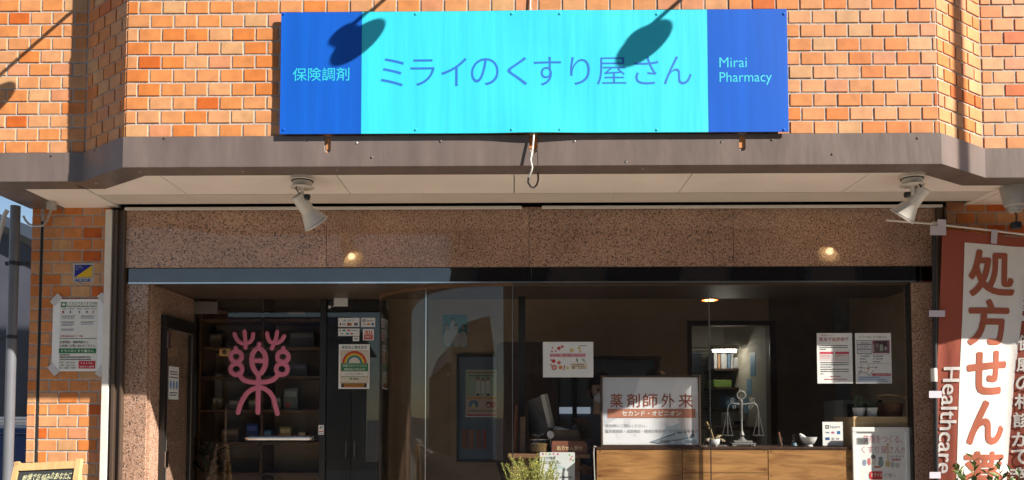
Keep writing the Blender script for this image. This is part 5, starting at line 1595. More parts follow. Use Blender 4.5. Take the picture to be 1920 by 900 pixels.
# lower reception desk on the left
YR = 0.95
ZR_ = P(1040, 851, YR).z
rx0, rx1 = P(952, 860, YR).x, P(1106, 860, YR).x
rd = thing('reception_desk', 'low dark wooden reception desk left of the plank counter', 'desk', ((rx0 + rx1) / 2, YR + 0.3, 0.0125))
MB().box(rx0, rx1, YR - 0.02, YR + 0.62, ZR_ - 0.025, ZR_, 0.003).build('desk_top', M['midwood'], rd)
MB().box(rx0 + 0.02, rx1 - 0.06, YR + 0.02, YR + 0.60, 0.0126, ZR_ - 0.0255).build('desk_body', M['midwood'], rd)
mk = rect_of((1012, 848, 1078, 930), YR - 0.024)
FL = [(1018, 851.5, (200, 80, 90)), (1024, 851, (230, 190, 80)), (1031, 851.8, (110, 160, 90)), (1038, 851, (220, 120, 140)), (1046, 851.5, (200, 80, 90)), (1068, 853, (150, 190, 110)), (1073, 856, (230, 150, 150)), (1070, 861, (220, 110, 120)), (1075, 863, (140, 180, 100)), (1014, 858, (230, 190, 80)), (1014.5, 866, (110, 160, 90))]
poster('mask_notice', 'white notice with flower border hanging on the front of the reception desk', 'notice', (1012, 848, 1078, 940), YR - 0.0225,
       [('r', 1012, 848, 1078, 940, (222, 228, 228))] + [('o', x, y_, 1.8, 1.8, c) for x, y_, c in FL] + [('t', 1019.5, 856, 1042, 861.5, 'マスク販売、', (45, 60, 65), 0.01), ('t', 1019.5, 864, 1051, 869.5, 'はじめました。', (45, 60, 65), 0.01), ('o', 1046, 880, 13, 8, (190, 214, 216)), ('o', 1049, 883, 9, 4, (222, 228, 228)), ('g', 1050, 893, 1074, 896.5, (120, 130, 132))], thick=0.001)
# framed poster
YPf = 0.856
fx = rect_of((1126, 704, 1313, 837), YPf)
fp = thing('framed_poster', 'large framed pharmacist consultation poster standing on the plank counter in sun', 'poster', ((fx[0] + fx[1]) / 2, YPf, ZK))
fz0, fz1 = ZK + 0.0008, fx[3]
fwid = 0.012
for a in ((fx[0], fx[1], fz1 - fwid, fz1), (fx[0], fx[1], fz0, fz0 + fwid), (fx[0], fx[0] + fwid, fz0 + fwid + 0.0002, fz1 - fwid - 0.0002), (fx[1] - fwid, fx[1], fz0 + fwid + 0.0002, fz1 - fwid - 0.0002)):
    MB().box(a[0], a[1], YPf - 0.012, YPf + 0.008, a[2], a[3], 0.002).build('frame_bar', M['brownrail'], fp)
MB().box(fx[0] + 0.005, fx[1] - 0.005, YPf, YPf + 0.006, fz0 + 0.006, fz1 - 0.006).build('sheet', M['lampaper'], fp)
BR, GB = (158, 84, 62), (150, 150, 156)


def hexa(cx, cy, r, c):
    return ('p', [(cx + r * math.sin(k * math.pi / 3), cy - r * math.cos(k * math.pi / 3)) for k in range(6)][::-1], c)


SK1, SK2 = (238, 230, 230), (222, 214, 217)
prints(fp, (1126, 704, 1313, 837), (fx[0], fx[1], fz0, fz1), YPf - 0.0003, [
    ('p', [(1131, 832), (1308, 832), (1308, 709), (1131, 709)], (240, 242, 247)),
    ('p', [(1131, 800), (1180, 770), (1200, 709), (1131, 709)], (214, 218, 228)),
    ('p', [(1232, 832), (1308, 832), (1308, 770), (1262, 775)], (200, 216, 228)),
    ('p', [(1232, 782), (1262, 730), (1270, 709), (1308, 709), (1308, 770), (1280, 790), (1255, 800)], (250, 250, 252)),
    ('p', [(1216, 829), (1234, 832), (1300, 820), (1308, 806), (1270, 810)], (96, 112, 124)), ('p', [(1222, 828), (1234, 830), (1290, 820), (1300, 810), (1270, 813)], (170, 186, 196)),
    ('p', [(1280, 768), (1286, 810), (1291, 822), (1296, 812), (1299, 786), (1306, 770), (1308, 740), (1284, 745)], SK1), ('p', [(1265, 770), (1276, 800), (1280, 814), (1285, 806), (1284, 780), (1284, 752)], SK2),
    ('p', [(1299, 780), (1301, 815), (1305, 818), (1307, 800), (1308, 776)], SK2),
    hexa(1154, 776, 8, (200, 204, 212)), hexa(1176, 790, 7, (226, 229, 235)), hexa(1163, 814, 8.5, (238, 240, 244)), hexa(1140, 806, 6, (232, 234, 239)), hexa(1182, 745, 7, (204, 208, 216)), hexa(1192, 815, 3, (240, 242, 246)),
    ('o', 1268, 782, 1.2, 1.2, (240, 242, 246)), ('o', 1264, 790, 1.2, 1.2, (240, 242, 246)), ('o', 1262, 798, 1.2, 1.2, (240, 242, 246)), ('o', 1264, 806, 1.2, 1.2, (240, 242, 246)), ('o', 1268, 813, 1.2, 1.2, (240, 242, 246)), ('o', 1272, 790, 1.2, 1.2, (240, 242, 246)), ('o', 1273, 800, 1.2, 1.2, (240, 242, 246)),
    ('p', [(1139, 783.5), (1304, 783.5), (1304, 766.5), (1139, 766.5)], (190, 128, 104)),
    ('t', 1144, 738, 1168, 764, '薬', BR, 0.008), ('t', 1175, 738, 1200, 764, '剤', BR, 0.008), ('t', 1206, 738, 1233, 764, '師', BR, 0.008), ('t', 1240, 738, 1265, 764, '外', BR, 0.008), ('t', 1272, 738, 1299, 764, '来', BR, 0.008),
    ('t', 1166, 770, 1277, 779.5, 'セカンド・オピニオン', (244, 240, 236), 0.02),
    ('t', 1135, 795, 1212, 801, '薬剤師にご相談ください。', GB), ('t', 1135, 805, 1307, 811.5, '服用薬相談・減薬相談・健康診断説明・血液検査説明など', GB), ('t', 1236, 824, 1304, 830.5, '予約制　30分　3000円', (100, 102, 108))])
# monitor, jar, small things on the reception desk
mo = thing('monitor', 'dark computer monitor seen from behind on the reception desk', 'monitor', P(1008, 850, YR + 0.30))
mo.location.z = ZR_
ORG[mo.name].z = ZR_
pA, pB, pC, pD = P(988, 752, YR + 0.28), P(1020, 740, YR + 0.16), P(1034, 802, YR + 0.16), P(993, 829, YR + 0.28)
mb = MB()
dv = (pB - pA).cross(pD - pA).normalized() * 0.018
if dv.y < 0:
    dv = -dv
mb.prism([pA, pB, pC, pD], dv)
M['mongrey'] = mat('monitor_grey', (0.055, 0.057, 0.06), 0.45)
mb.build('back_shell', M['mongrey'], mo)
e1 = (pC - pB).normalized()
MB().prism([pB + Vector((-0.022, 0.004, -0.004)), pB + Vector((0.003, -0.006, 0.004)), pC + Vector((0.003, -0.006, 0.0)), pC + Vector((-0.022, 0.004, 0.002))], dv * 1.5).build('bezel_edge', M['greyplastic'], mo)
cm = (pA + pB + pC + pD) / 4
MB().tube([cm + dv, cm + Vector((0.02, 0.03, -0.10)), Vector((cm.x + 0.03, cm.y + 0.05, ZR_ + 0.012))], 0.014, 10).build('stand', M['blackplastic'], mo)
MB().box(cm.x - 0.07, cm.x + 0.12, cm.y - 0.02, cm.y + 0.14, ZR_ + 0.0005, ZR_ + 0.012, 0.004).build('stand_base', M['blackplastic'], mo)
jc = P(1011, 846, YR + 0.06)
jr = thing('glass_jar', 'glass jar half filled with brown tea and closed by a lid on the reception desk', 'jar', (jc.x, jc.y, ZR_))
k = 1536 / 5.22
MB().lathe([(0.0, 0.001), (0.058, 0.001), (0.063, 0.010), (0.063, 0.075), (0.056, 0.095), (0.046, 0.108), (0.048, 0.118), (0.045, 0.118), (0.043, 0.108), (0.053, 0.094), (0.060, 0.074), (0.060, 0.012), (0.0, 0.004)], jr.location, (0, 0, 1), 32, cap=False).build('jar_body', M['jar'], jr, True)
M['tea'] = mat('brown_tea', (0.16, 0.085, 0.03), 0.9, var=0.35, scale=90, bump=0.004, bscale=120)
MB().lathe([(0.0, 0.0045), (0.0585, 0.0125), (0.0585, 0.058), (0.03, 0.066), (0.0, 0.064)], jr.location, (0, 0, 1), 28, cap=False).build('contents', M['tea'], jr, True)
MB().lathe([(0.0, 0.132), (0.040, 0.131), (0.047, 0.126), (0.047, 0.119), (0.0, 0.119)], jr.location, (0, 0, 1), 28, cap=False).build('lid', M['jar'], jr, True)
MB().tube([jr.location + Vector((0.065 * math.cos(t * math.pi / 10) , 0.065 * math.sin(t * math.pi / 10), 0.085)) for t in range(20)], 0.002, 6, closed=True).build('wire_bail', M['steel'], jr)
sb = thing('counter_sign', 'reddish brown wooden block with cream lettering on the reception desk', 'sign', P(1068, 849, YR + 0.02))
ax0, ax1 = P(1034, 838, YR).x, P(1101, 838, YR).x
sb.location.z = ZR_
ORG[sb.name].z = ZR_
zt0, zt1 = P(1068, 827, YR).z, P(1068, 826, YR).z
M['redwood'] = mat('reddish_wood', (0.20, 0.075, 0.045), 0.45, var=0.15, stretch=(0.2, 1, 1), scale=30)
MB().prism([(ax0, YR, ZR_ + 0.0008), (ax1, YR, ZR_ + 0.0008), (ax1, YR, zt0 - 0.018), (ax1 - 0.018, YR, zt0), (ax0 + 0.004, YR, zt0)], (0, 0.03, 0)).build('block', M['redwood'], sb)
prints(sb, (1034, 826, 1101, 849), (ax0, ax1, ZR_, zt0), YR - 0.0003, [('t', 1044, 834.5, 1092, 842.5, '処方せん受付', (235, 215, 170), 0.01)])
ca = thing('desk_calendar', 'brown desk calendar with spiral binding behind the lettered block', 'calendar', P(1063, 849, YR + 0.1))
ca.location.z = ZR_
ORG[ca.name].z = ZR_
a, b_ = P(1036, 806, YR + 0.07), P(1085, 849, YR + 0.07)
mb = MB()
mb.prism([(a.x, YR + 0.045, ZR_ + 0.0006), (a.x, YR + 0.08, a.z), (a.x, YR + 0.125, ZR_ + 0.0006)], (b_.x - a.x, 0, 0))
mb.build('stand', mat('kraft_card', (0.16, 0.11, 0.075), 0.8), ca)
for i in range(16):
    x = a.x + (b_.x - a.x) * (i + 0.5) / 16
    MB().tube([(x, YR + 0.08 + 0.006 * math.cos(t * math.pi / 4), a.z + 0.002 + 0.006 * math.sin(t * math.pi / 4)) for t in range(8)], 0.0012, 4, closed=True).build('ring', M['black'], ca)
tg = thing('round_tag', 'round white paddle leaning on the jar on the reception desk', 'tag', P(1033, 822, YR + 0.035))
c = P(1032, 815, YR + 0.033)
MB().lathe([(0.0, 0), (0.024, 0), (0.024, 0.003), (0.0, 0.003)], c, (0.5, -0.8, 0.3), 28, cap=False).build('disc', M['paper'], tg)
MB().tube([c + Vector((0, 0.004, -0.02)), (c.x + 0.01, c.y + 0.006, ZR_ + 0.001)], 0.003, 6).build('stem', M['rail'], tg)
wp_ = MB()
wp_.prism([P(1037, 798, YR + 0.2), P(1070, 806, YR + 0.14), P(1074, 822, YR + 0.14), P(1037, 822, YR + 0.2)], (0, 0.004, 0))
tag(wp_.build('paper_sheet', M['paper']), 'grey white paper leaning behind the desk calendar', 'paper')
tabd = thing('tablet_stand', 'dark tablet on a tilted stand at the right end of the reception desk', 'tablet', P(1100, 849, YR + 0.2))
tabd.location.z = ZR_
ORG[tabd.name].z = ZR_
pA, pB, pC, pD = P(1077, 784, YR + 0.22), P(1099, 783, YR + 0.12), P(1113, 822, YR + 0.12), P(1092, 824, YR + 0.22)
MB().prism([pA, pB, pC, pD], (0.004, 0.010, 0.004)).build('tablet', M['brownrail'], tabd)
MB().prism([P(1083, 790, YR + 0.235), P(1091, 790, YR + 0.235), P(1100, 846, YR + 0.26), P(1078, 846, YR + 0.26)], (0, 0.008, 0)).build('stand', M['midwood'], tabd)
lb_ = MB().prism([P(975, 782, YR + 0.22), P(985, 781, YR + 0.20), P(984, 849, YR + 0.17), P(974, 849, YR + 0.19)], (0.0, 0.018, 0))
tag(lb_.build('board', M['midwood']), 'narrow brown board leaning at the left end of the reception desk', 'board')
lb2 = MB().prism([P(966, 760, YR + 0.30), P(969, 760, YR + 0.22), P(967, 849, YR + 0.17), P(962, 849, YR + 0.28)], (0.006, 0.006, 0))
tag(lb2.build('clipboard', M['redwood']), 'thin reddish clipboard leaning behind the narrow brown board', 'clipboard')
cbk = MB().tube([P(1118, 838, YK - 0.01), P(1114, 836, YK - 0.006), P(1113, 850, YK - 0.006), P(1115, 900, YK - 0.006), P(1116, 960, YK - 0.006)], 0.004, 8).build('black_cable', M['greyplastic'], None, True)
tag(cbk, 'grey cable running down the left edge of the plank counter', 'cable')

# balance scale
c = P(1391, 833, 0.95)
bs = thing('balance_scale', 'pewter grey balance scale with ring top and hanging pans on the counter', 'scale', (c.x, c.y, ZK))
o = Vector((c.x, c.y, ZK))
kz = 1536 / 5.12
hz = lambda py: P(1391, py, 0.95).z
hx = lambda px: P(px, 780, 0.95).x
MB().box(o.x - 0.072, o.x + 0.072, o.y - 0.045, o.y + 0.045, ZK + 0.010, ZK + 0.020, 0.003).box(o.x - 0.055, o.x + 0.055, o.y - 0.035, o.y + 0.035, ZK + 0.0205, ZK + 0.034, 0.004).build('base', M['iron'], bs)
for sx in (-1, 1):
    for sy in (-1, 1):
        MB().lathe([(0.007, 0.0005), (0.009, 0.004), (0.006, 0.0098)], o + Vector((sx * 0.062, sy * 0.036, 0)), (0, 0, 1), 12).build('foot', M['iron'], bs, True)
zb1 = hz(757)
MB().lathe([(0.030, 0.0342), (0.018, 0.045), (0.010, 0.055), (0.017, 0.068), (0.010, 0.085), (0.0065, 0.095), (0.006, zb1 - ZK - 0.02), (0.010, zb1 - ZK - 0.012), (0.007, zb1 - ZK + 0.006), (0.010, zb1 - ZK + 0.014), (0.004, zb1 - ZK + 0.024)], o, (0, 0, 1), 20).build('column', M['iron'], bs, True)
rc = hz(741)
MB().tube([(o.x + 0.025 * math.cos(t * math.pi / 14), o.y, rc + 0.025 * math.sin(t * math.pi / 14)) for t in range(28)], 0.0035, 8, closed=True).build('ring', M['iron'], bs, True)
for sx, ex in ((-1, 1364), (1, 1422)):
    e = hx(ex)
    d = abs(e - o.x)
    X = lambda t: o.x + sx * d * t
    MB().tube([(X(0), o.y, zb1), (X(0.25), o.y, zb1 - 0.003), (X(0.5), o.y, zb1 + 0.002), (X(0.75), o.y, zb1 + 0.004), (X(0.92), o.y, zb1 - 0.010), (X(1.0), o.y, zb1 - 0.038)], [0.0045, 0.004, 0.0035, 0.0035, 0.003, 0.0025], 8).build('beam_arm', M['iron'], bs, True)
    sc1 = [(X(0.62 + 0.14 * math.cos(a) * (1 - a / 9)), o.y, zb1 + 0.020 + 0.016 * math.sin(a) * (1 - a / 9)) for a in [k * 0.5 for k in range(-2, 11)]]
    MB().tube(sc1, 0.0022, 6).build('scroll', M['iron'], bs, True)
    sc2 = [(X(0.5 + 0.12 * math.cos(a) * (1 - a / 9)), o.y, zb1 - 0.018 - 0.012 * math.sin(a) * (1 - a / 9)) for a in [k * 0.5 for k in range(-2, 11)]]
    MB().tube(sc2, 0.0022, 6).build('scroll', M['iron'], bs, True)
    top = Vector((e, o.y, zb1 - 0.04))
    zp = hz(818)
    pr_ = 0.034
    pan = MB().lathe([(0.0, 0.0), (pr_ * 0.7, 0.001), (pr_, 0.005), (pr_ + 0.001, 0.007), (pr_ * 0.7, 0.003), (0.0, 0.002)], (e, o.y, zp), (0, 0, 1), 28, cap=False).build('pan', M['iron'], bs, True)
    for k_ in range(3):
        a = 0.3 + k_ * 2 * math.pi / 3
        q_ = Vector((e + pr_ * math.cos(a), o.y + pr_ * math.sin(a), zp + 0.006))
        n_ = 26
        MB().tube([top.lerp(q_, i / n_) for i in range(n_ + 1)], [0.0012 if i % 2 else 0.0021 for i in range(n_ + 1)], 5).build('chain', M['iron'], bs)

# bowl with dried twigs
c = P(1339, 834, 0.89)
bo = thing('twig_bowl', 'small white bowl holding dried flower twigs between poster and scale', 'bowl', (c.x, c.y, ZK))
MB().lathe([(0.0, 0.001), (0.017, 0.001), (0.030, 0.015), (0.034, 0.034), (0.033, 0.045), (0.031, 0.045), (0.031, 0.034), (0.026, 0.016), (0.0, 0.008)], bo.location, (0, 0, 1), 28, cap=False).build('bowl_body', M['ceramic'], bo, True)
M['twig'] = mat('dried_twig', (0.42, 0.30, 0.14), 0.9, var=0.3, scale=40)
M['cotton'] = mat('dried_petal', (0.62, 0.56, 0.46), 0.9, var=0.2, scale=60)
for tp, nm in (((1325, 790), 0), ((1322, 826), 1), ((1358, 826), 1), ((1352, 816), 1)):
    e = P(*tp, 0.88)
    s_ = bo.location + Vector((0, 0, 0.04))
    tw = MB().tube([s_, s_.lerp(e, 0.5) + Vector((0, 0, 0.012)), e], [0.003, 0.003, 0.002], 6).build('twig', M['twig'], bo, True)
    mbx = MB()
    for i in range(9 if nm else 12):
        t = random.uniform(0.35, 1.0)
        p = s_.lerp(e, t) + Vector((random.uniform(-.006, .006), random.uniform(-.006, .006), random.uniform(-.005, .008)))
        mbx.ball(p, random.uniform(0.003, 0.006), 6)
    mbx.build('dried_flower', M['cotton'] if nm else M['twig'], tw, True)['kind'] = 'stuff'

# glass vessels, mortar, card stand
YV = 0.895
c = P(1463, 836, YV)
bk = thing('beaker', 'small glass beaker with a wooden stick right of the scale', 'beaker', (c.x, c.y, ZK))
MB().lathe([(0.0, 0.001), (0.017, 0.001), (0.018, 0.003), (0.018, 0.052), (0.020, 0.056), (0.018, 0.055), (0.0165, 0.052), (0.0165, 0.004), (0.0, 0.003)], bk.location, (0, 0, 1), 24, cap=False).build('glass_body', M['jar'], bk, True)
st = MB().tube([(c.x + 0.006, c.y, ZK + 0.005), (c.x - 0.008, c.y, ZK + 0.085)], 0.006, 10).build('wooden_stick', M['redwood'])
tag(st, 'reddish wooden stick leaning inside the glass beaker', 'stick')
c = P(1489, 836, YV)
fk = thing('flask', 'small conical glass flask left of the white mortar', 'flask', (c.x, c.y, ZK))
MB().lathe([(0.0, 0.001), (0.021, 0.001), (0.022, 0.004), (0.009, 0.045), (0.009, 0.072), (0.011, 0.074), (0.0095, 0.073), (0.0078, 0.07), (0.0078, 0.045), (0.02, 0.005), (0.0, 0.003)], fk.location, (0, 0, 1), 24, cap=False).build('glass_body', M['jar'], fk, True)
MB().lathe([(0.0, 0.0035), (0.0195, 0.0055), (0.014, 0.022), (0.0, 0.022)], fk.location, (0, 0, 1), 24, cap=False).build('contents', ink((150, 175, 205)), fk, True)
c = P(1516, 836, YV)
mr_ = thing('mortar_bowl', 'white porcelain mortar beside the card stand', 'mortar', (c.x, c.y, ZK))
MB().lathe([(0.0, 0.0008), (0.024, 0.0008), (0.025, 0.005), (0.020, 0.010), (0.034, 0.022), (0.045, 0.040), (0.048, 0.053), (0.050, 0.057), (0.046, 0.057), (0.042, 0.040), (0.03, 0.024), (0.0, 0.018)], mr_.location, (0, 0, 1), 36, cap=False).build('bowl_body', M['ceramic'], mr_, True)
pe = MB().tube([c + Vector((0.010, 0, ZK - c.z + 0.026)), c + Vector((-0.03, 0, ZK - c.z + 0.062)), c + Vector((-0.046, 0, ZK - c.z + 0.070)), c + Vector((-0.053, 0, ZK - c.z + 0.073))], [0.010, 0.007, 0.009, 0.006], 12).build('pestle', M['ceramic'], None, True)
tag(pe, 'white pestle resting in the porcelain mortar', 'pestle')
cs, crc = poster('card_stand', 'small white payment card stand with square emblem left of the wooden box', 'card', (1542.5, 791, 1580.5, 835.5), YV - 0.01, [
    ('r', 1547.5, 797, 1554.5, 804, (35, 35, 38)), ('r', 1549, 798.5, 1553, 802.5, (225, 228, 226)), ('r', 1550.2, 799.7, 1551.8, 801.3, (35, 35, 38)), ('t', 1556, 797.5, 1575, 804, 'Square', (80, 80, 86)),
    ('t', 1547.5, 809.5, 1555.5, 812.5, 'VISA', (35, 50, 120), 0.02), ('o', 1560.5, 811, 2, 2, (205, 70, 100)), ('o', 1563, 811, 2, 2, (200, 130, 170)), ('r', 1569.5, 808, 1575.5, 814, (50, 120, 180)),
    ('r', 1547.5, 820, 1555.5, 825, (60, 90, 150)), ('r', 1559.5, 820.5, 1564, 824.5, (170, 175, 180)), ('g', 1568, 821, 1575, 824, (130, 130, 140))], thick=0.004)
# wooden box, cactus pots, board with white frame
YX = 0.86
bx = thing('pine_box', 'pale pine box behind the white framed board, carrying the cactus pots', 'box', P(1655, 838, YX))
bx.location.z = ZK + 0.0006
ORG[bx.name].z = bx.location.z
a, b_ = P(1600, 781, YX), P(1708, 838, YX)
xm_ = P(1641, 800, YX).x
MB().box(a.x, xm_ - 0.0008, YX, YX + 0.018, ZK + 0.0007, a.z, 0.0015).build('plank', M['lightwood'], bx)
MB().box(xm_ + 0.0008, b_.x, YX, YX + 0.018, ZK + 0.0007, a.z - 0.001, 0.0015).build('plank', M['lightwood'], bx)
MB().box(a.x + 0.001, b_.x - 0.001, YX + 0.0185, YX + 0.30, ZK + 0.0007, a.z - 0.003, 0.002).build('box_body', M['lightwood'], bx)
zbx = a.z - 0.003
M['cactus'] = mat('cactus_green', (0.045, 0.075, 0.03), 0.7, var=0.3, scale=60)
M['spine'] = mat('cactus_spine', (0.48, 0.46, 0.26), 0.8)


def hex_pot(px, lab, kind):
    c = P(px, 780, YX + 0.06)
    root = thing('plant_pot', lab, 'pot plant', (c.x, YX + 0.06, zbx))
    MB().lathe([(0.024, 0.0006), (0.026, 0.003), (0.038, 0.055), (0.036, 0.056), (0.033, 0.048)], root.location, (0, 0, 1), 6 if kind else 7).build('pot', M['ceramic'], root)
    if kind:
        for dx, h, r_ in ((-0.016, 0.082, 0.010), (0.010, 0.088, 0.011), (0.0, 0.06, 0.009)):
            b = root.location + Vector((dx, 0.008 if dx == 0 else 0, 0.047))
            st_ = MB().lathe([(r_, 0), (r_ * 1.1, h * 0.5), (r_ * 0.9, h * 0.9), (r_ * 0.3, h)], b, (dx, 0, 1), 16, ribs=0.22).build('cactus_stem', M['cactus'], root, True)
            sp = MB()
            for i in range(26):
                an = random.uniform(0, 6.28)
                z = random.uniform(0.01, h)
                p = b + Vector((dx * z + r_ * 1.15 * math.cos(an), r_ * 1.15 * math.sin(an), z))
                sp.ball(p, 0.0016, 6)
            sp.build('spines', M['spine'], st_)['kind'] = 'stuff'
    else:
        for i in range(16):
            an = i * 2.4
            L = random.uniform(0.035, 0.06)
            b = root.location + Vector((0, 0, 0.05))
            e = b + Vector((math.cos(an) * L * 0.75, math.sin(an) * L * 0.75, random.uniform(0.015, 0.05)))
            MB().tube([b, b.lerp(e, 0.5) + Vector((0, 0, 0.006)), e], [0.0045, 0.0045, 0.001], 6).build('succulent_leaf', M['cactus'], root, True)


hex_pot(1611, 'white hexagonal pot with spiny column cactus on the pine box', 1)
hex_pot(1635, 'white faceted pot with small spiky succulent on the pine box', 0)
c = P(1670, 780, YX + 0.13)
bkt = thing('wire_basket', 'round basket with thin hoop handle behind the succulent pot', 'basket', (c.x, c.y, zbx))
M['wicker'] = mat('brown_wicker', (0.17, 0.075, 0.035), 0.8, var=0.3, scale=90, bump=0.003, bscale=150)
MB().lathe([(0.0, 0.001), (0.062, 0.001), (0.074, 0.085), (0.070, 0.085), (0.058, 0.006), (0.0, 0.006)], bkt.location, (0, 0, 1), 32, cap=False).build('basket_body', M['wicker'], bkt, True)
MB().tube([bkt.location + Vector((0.084 * math.cos(t * math.pi / 14), 0.05 * math.sin(t * math.pi / 14) - 0.02, 0.115 + 0.018 * math.cos(t * math.pi / 14 + 2.2))) for t in range(28)], 0.0028, 6, closed=True).build('hoop_handle', M['lightwood'], bkt, True)
for i, (px, h, c_) in enumerate(((1651, 0.105, (25, 30, 32)), (1660, 0.085, (60, 90, 95)))):
    cc = P(px, 780, YX + 0.22)
    bt = thing('bottle', ['tall dark bottle behind the hoop basket', 'short teal bottle behind the hoop basket'][i], 'bottle', (cc.x, cc.y, zbx))
    MB().lathe([(0.0, 0.001), (0.018, 0.001), (0.019, 0.006), (0.019, h * 0.65), (0.010, h * 0.8), (0.010, h * 0.85)], bt.location, (0, 0, 1), 20).build('bottle_body', ink(c_, 0.2), bt, True)
    MB().lathe([(0.012, h * 0.852), (0.012, h), (0.0, h)], bt.location, (0, 0, 1), 16).build('cap', M['blackplastic'], bt, True)
YW2 = 0.8155
bd = thing('white_board', 'white framed board with red heading leaning before the pine box', 'board', P(1653, 1000, YW2))
br_ = rect_of((1600, 801, 1707, 960), YW2)
bd.location.z = br_[2]
ORG[bd.name].z = br_[2]
fw2 = 0.020
for a in ((br_[0], br_[1], br_[3] - 0.026, br_[3]), (br_[0], br_[0] + fw2, br_[2], br_[3] - 0.0262), (br_[1] - fw2, br_[1], br_[2], br_[3] - 0.0262), (br_[0] + fw2 + .0002, br_[1] - fw2 - .0002, br_[2], br_[2] + 0.02)):
    MB().box(a[0], a[1], YW2, YW2 + 0.014, a[2], a[3], 0.002).build('frame_bar', M['paper'], bd)
MB().box(br_[0] + 0.012, br_[1] - 0.012, YW2 + 0.0085, YW2 + 0.013, br_[2] + 0.01, br_[3] - 0.014).build('sheet', M['paper'], bd)
LR = (196, 90, 96)
BL = [(1622, 868, 4, 6, (150, 165, 190)), (1631, 866, 3.5, 7, (215, 130, 130)), (1639, 864, 5.5, 8, (235, 228, 220)), (1639, 857, 4.5, 4, (120, 118, 124)), (1653, 868, 5, 8, (150, 170, 175)), (1653, 860, 4, 3.5, (140, 160, 165)), (1666, 870, 4.5, 6, (226, 200, 150)), (1675, 872, 4, 5.5, (205, 208, 205)), (1684, 873, 4, 5, (208, 208, 204)), (1646, 876, 7, 1.6, (200, 90, 90))]
prints(bd, (1600, 801, 1707, 960), br_, YW2 + 0.0082, [
    ('t', 1621, 816, 1694, 831, '笑顔をつくる、', LR, -0.004), ('t', 1617, 837, 1698, 850, 'くすり屋さん!!', LR, -0.004)] + [('o', *b) for b in BL] +
    [('r', 1665.5, 834, 1667.5, 866, (226, 200, 150)), ('o', 1666.5, 834, 3, 2.6, (226, 200, 150)), ('t', 1671, 854.5, 1696, 857.5, 'M I R A I', (120, 120, 125)), ('g', 1674, 860, 1690, 864, (205, 90, 90)),
     ('r', 1634, 884, 1655, 899, (215, 55, 60)), ('o', 1634, 891.5, 3.6, 7.4, (215, 55, 60)), ('t', 1634, 887, 1655, 894.5, 'ミライの', (245, 240, 238), 0.02), ('t', 1656, 887.5, 1680, 895, 'くすり屋さん', (150, 148, 148), 0.0)])
# glazed cabinet and grey door at the back right
gc = thing('glass_cabinet', 'pale glazed cabinet with shelves at the back behind the cactus pots', 'cabinet', P(1613, 835, 2.3))
a, b_ = P(1581, 750, 2.3), P(1650, 850, 2.3)
gc.location.z = 0.013
ORG[gc.name].z = 0.013
for x in (a.x, b_.x - 0.03):
    MB().box(x, x + 0.03, 2.3, 2.7, 0.0131, a.z - 0.0301).build('side_panel', M['greyplastic'], gc)
MB().box(a.x, b_.x, 2.29, 2.7, a.z - 0.03, a.z).build('top_panel', M['greyplastic'], gc)
for k_ in range(6):
    MB().box(a.x + 0.0305, b_.x - 0.0305, 2.32, 2.69, 0.15 + k_ * 0.2, 0.165 + k_ * 0.2).build('shelf_board', M['greyplastic'], gc)
gd = thing('grey_door', 'plain grey door in the brown back wall behind the two window notices', 'door', P(1605, 835, YB))
a, b_ = P(1561, 556, YB), P(1652, 556, YB)
gd.location.z = 0.013
ORG[gd.name].z = 0.013
M['greydoor'] = mat('grey_door_paint', (0.20, 0.20, 0.20), 0.6)
MB().box(a.x, b_.x, YB - 0.02, YB - 0.001, 0.0131, a.z).build('door_leaf', M['greydoor'], gd)
MB().tube([(b_.x - 0.06, YB - 0.021, 1.0), (b_.x - 0.06, YB - 0.06, 1.0), (b_.x - 0.16, YB - 0.06, 1.0)], 0.009, 8).build('handle', M['steel'], gd)

# unseen panel added outside the frame at right to shade the upper window
hs = thing('shade_panel', 'plain unseen panel added under the soffit at right to shade the window', 'sign', (3.4, 0.31, CAM.z + 0.93))
MB().box(2.78, 4.1, 0.29, 0.33, CAM.z + 0.93, ZF_B - 0.03, 0.004).build('panel', M['fascia'], hs)
for x in (3.0, 3.9):
    MB().tube([(x, 0.31, ZF_B - 0.031), (x, 0.31, ZF_B + 0.002)], 0.006, 8).build('hanger', M['steel'], hs)

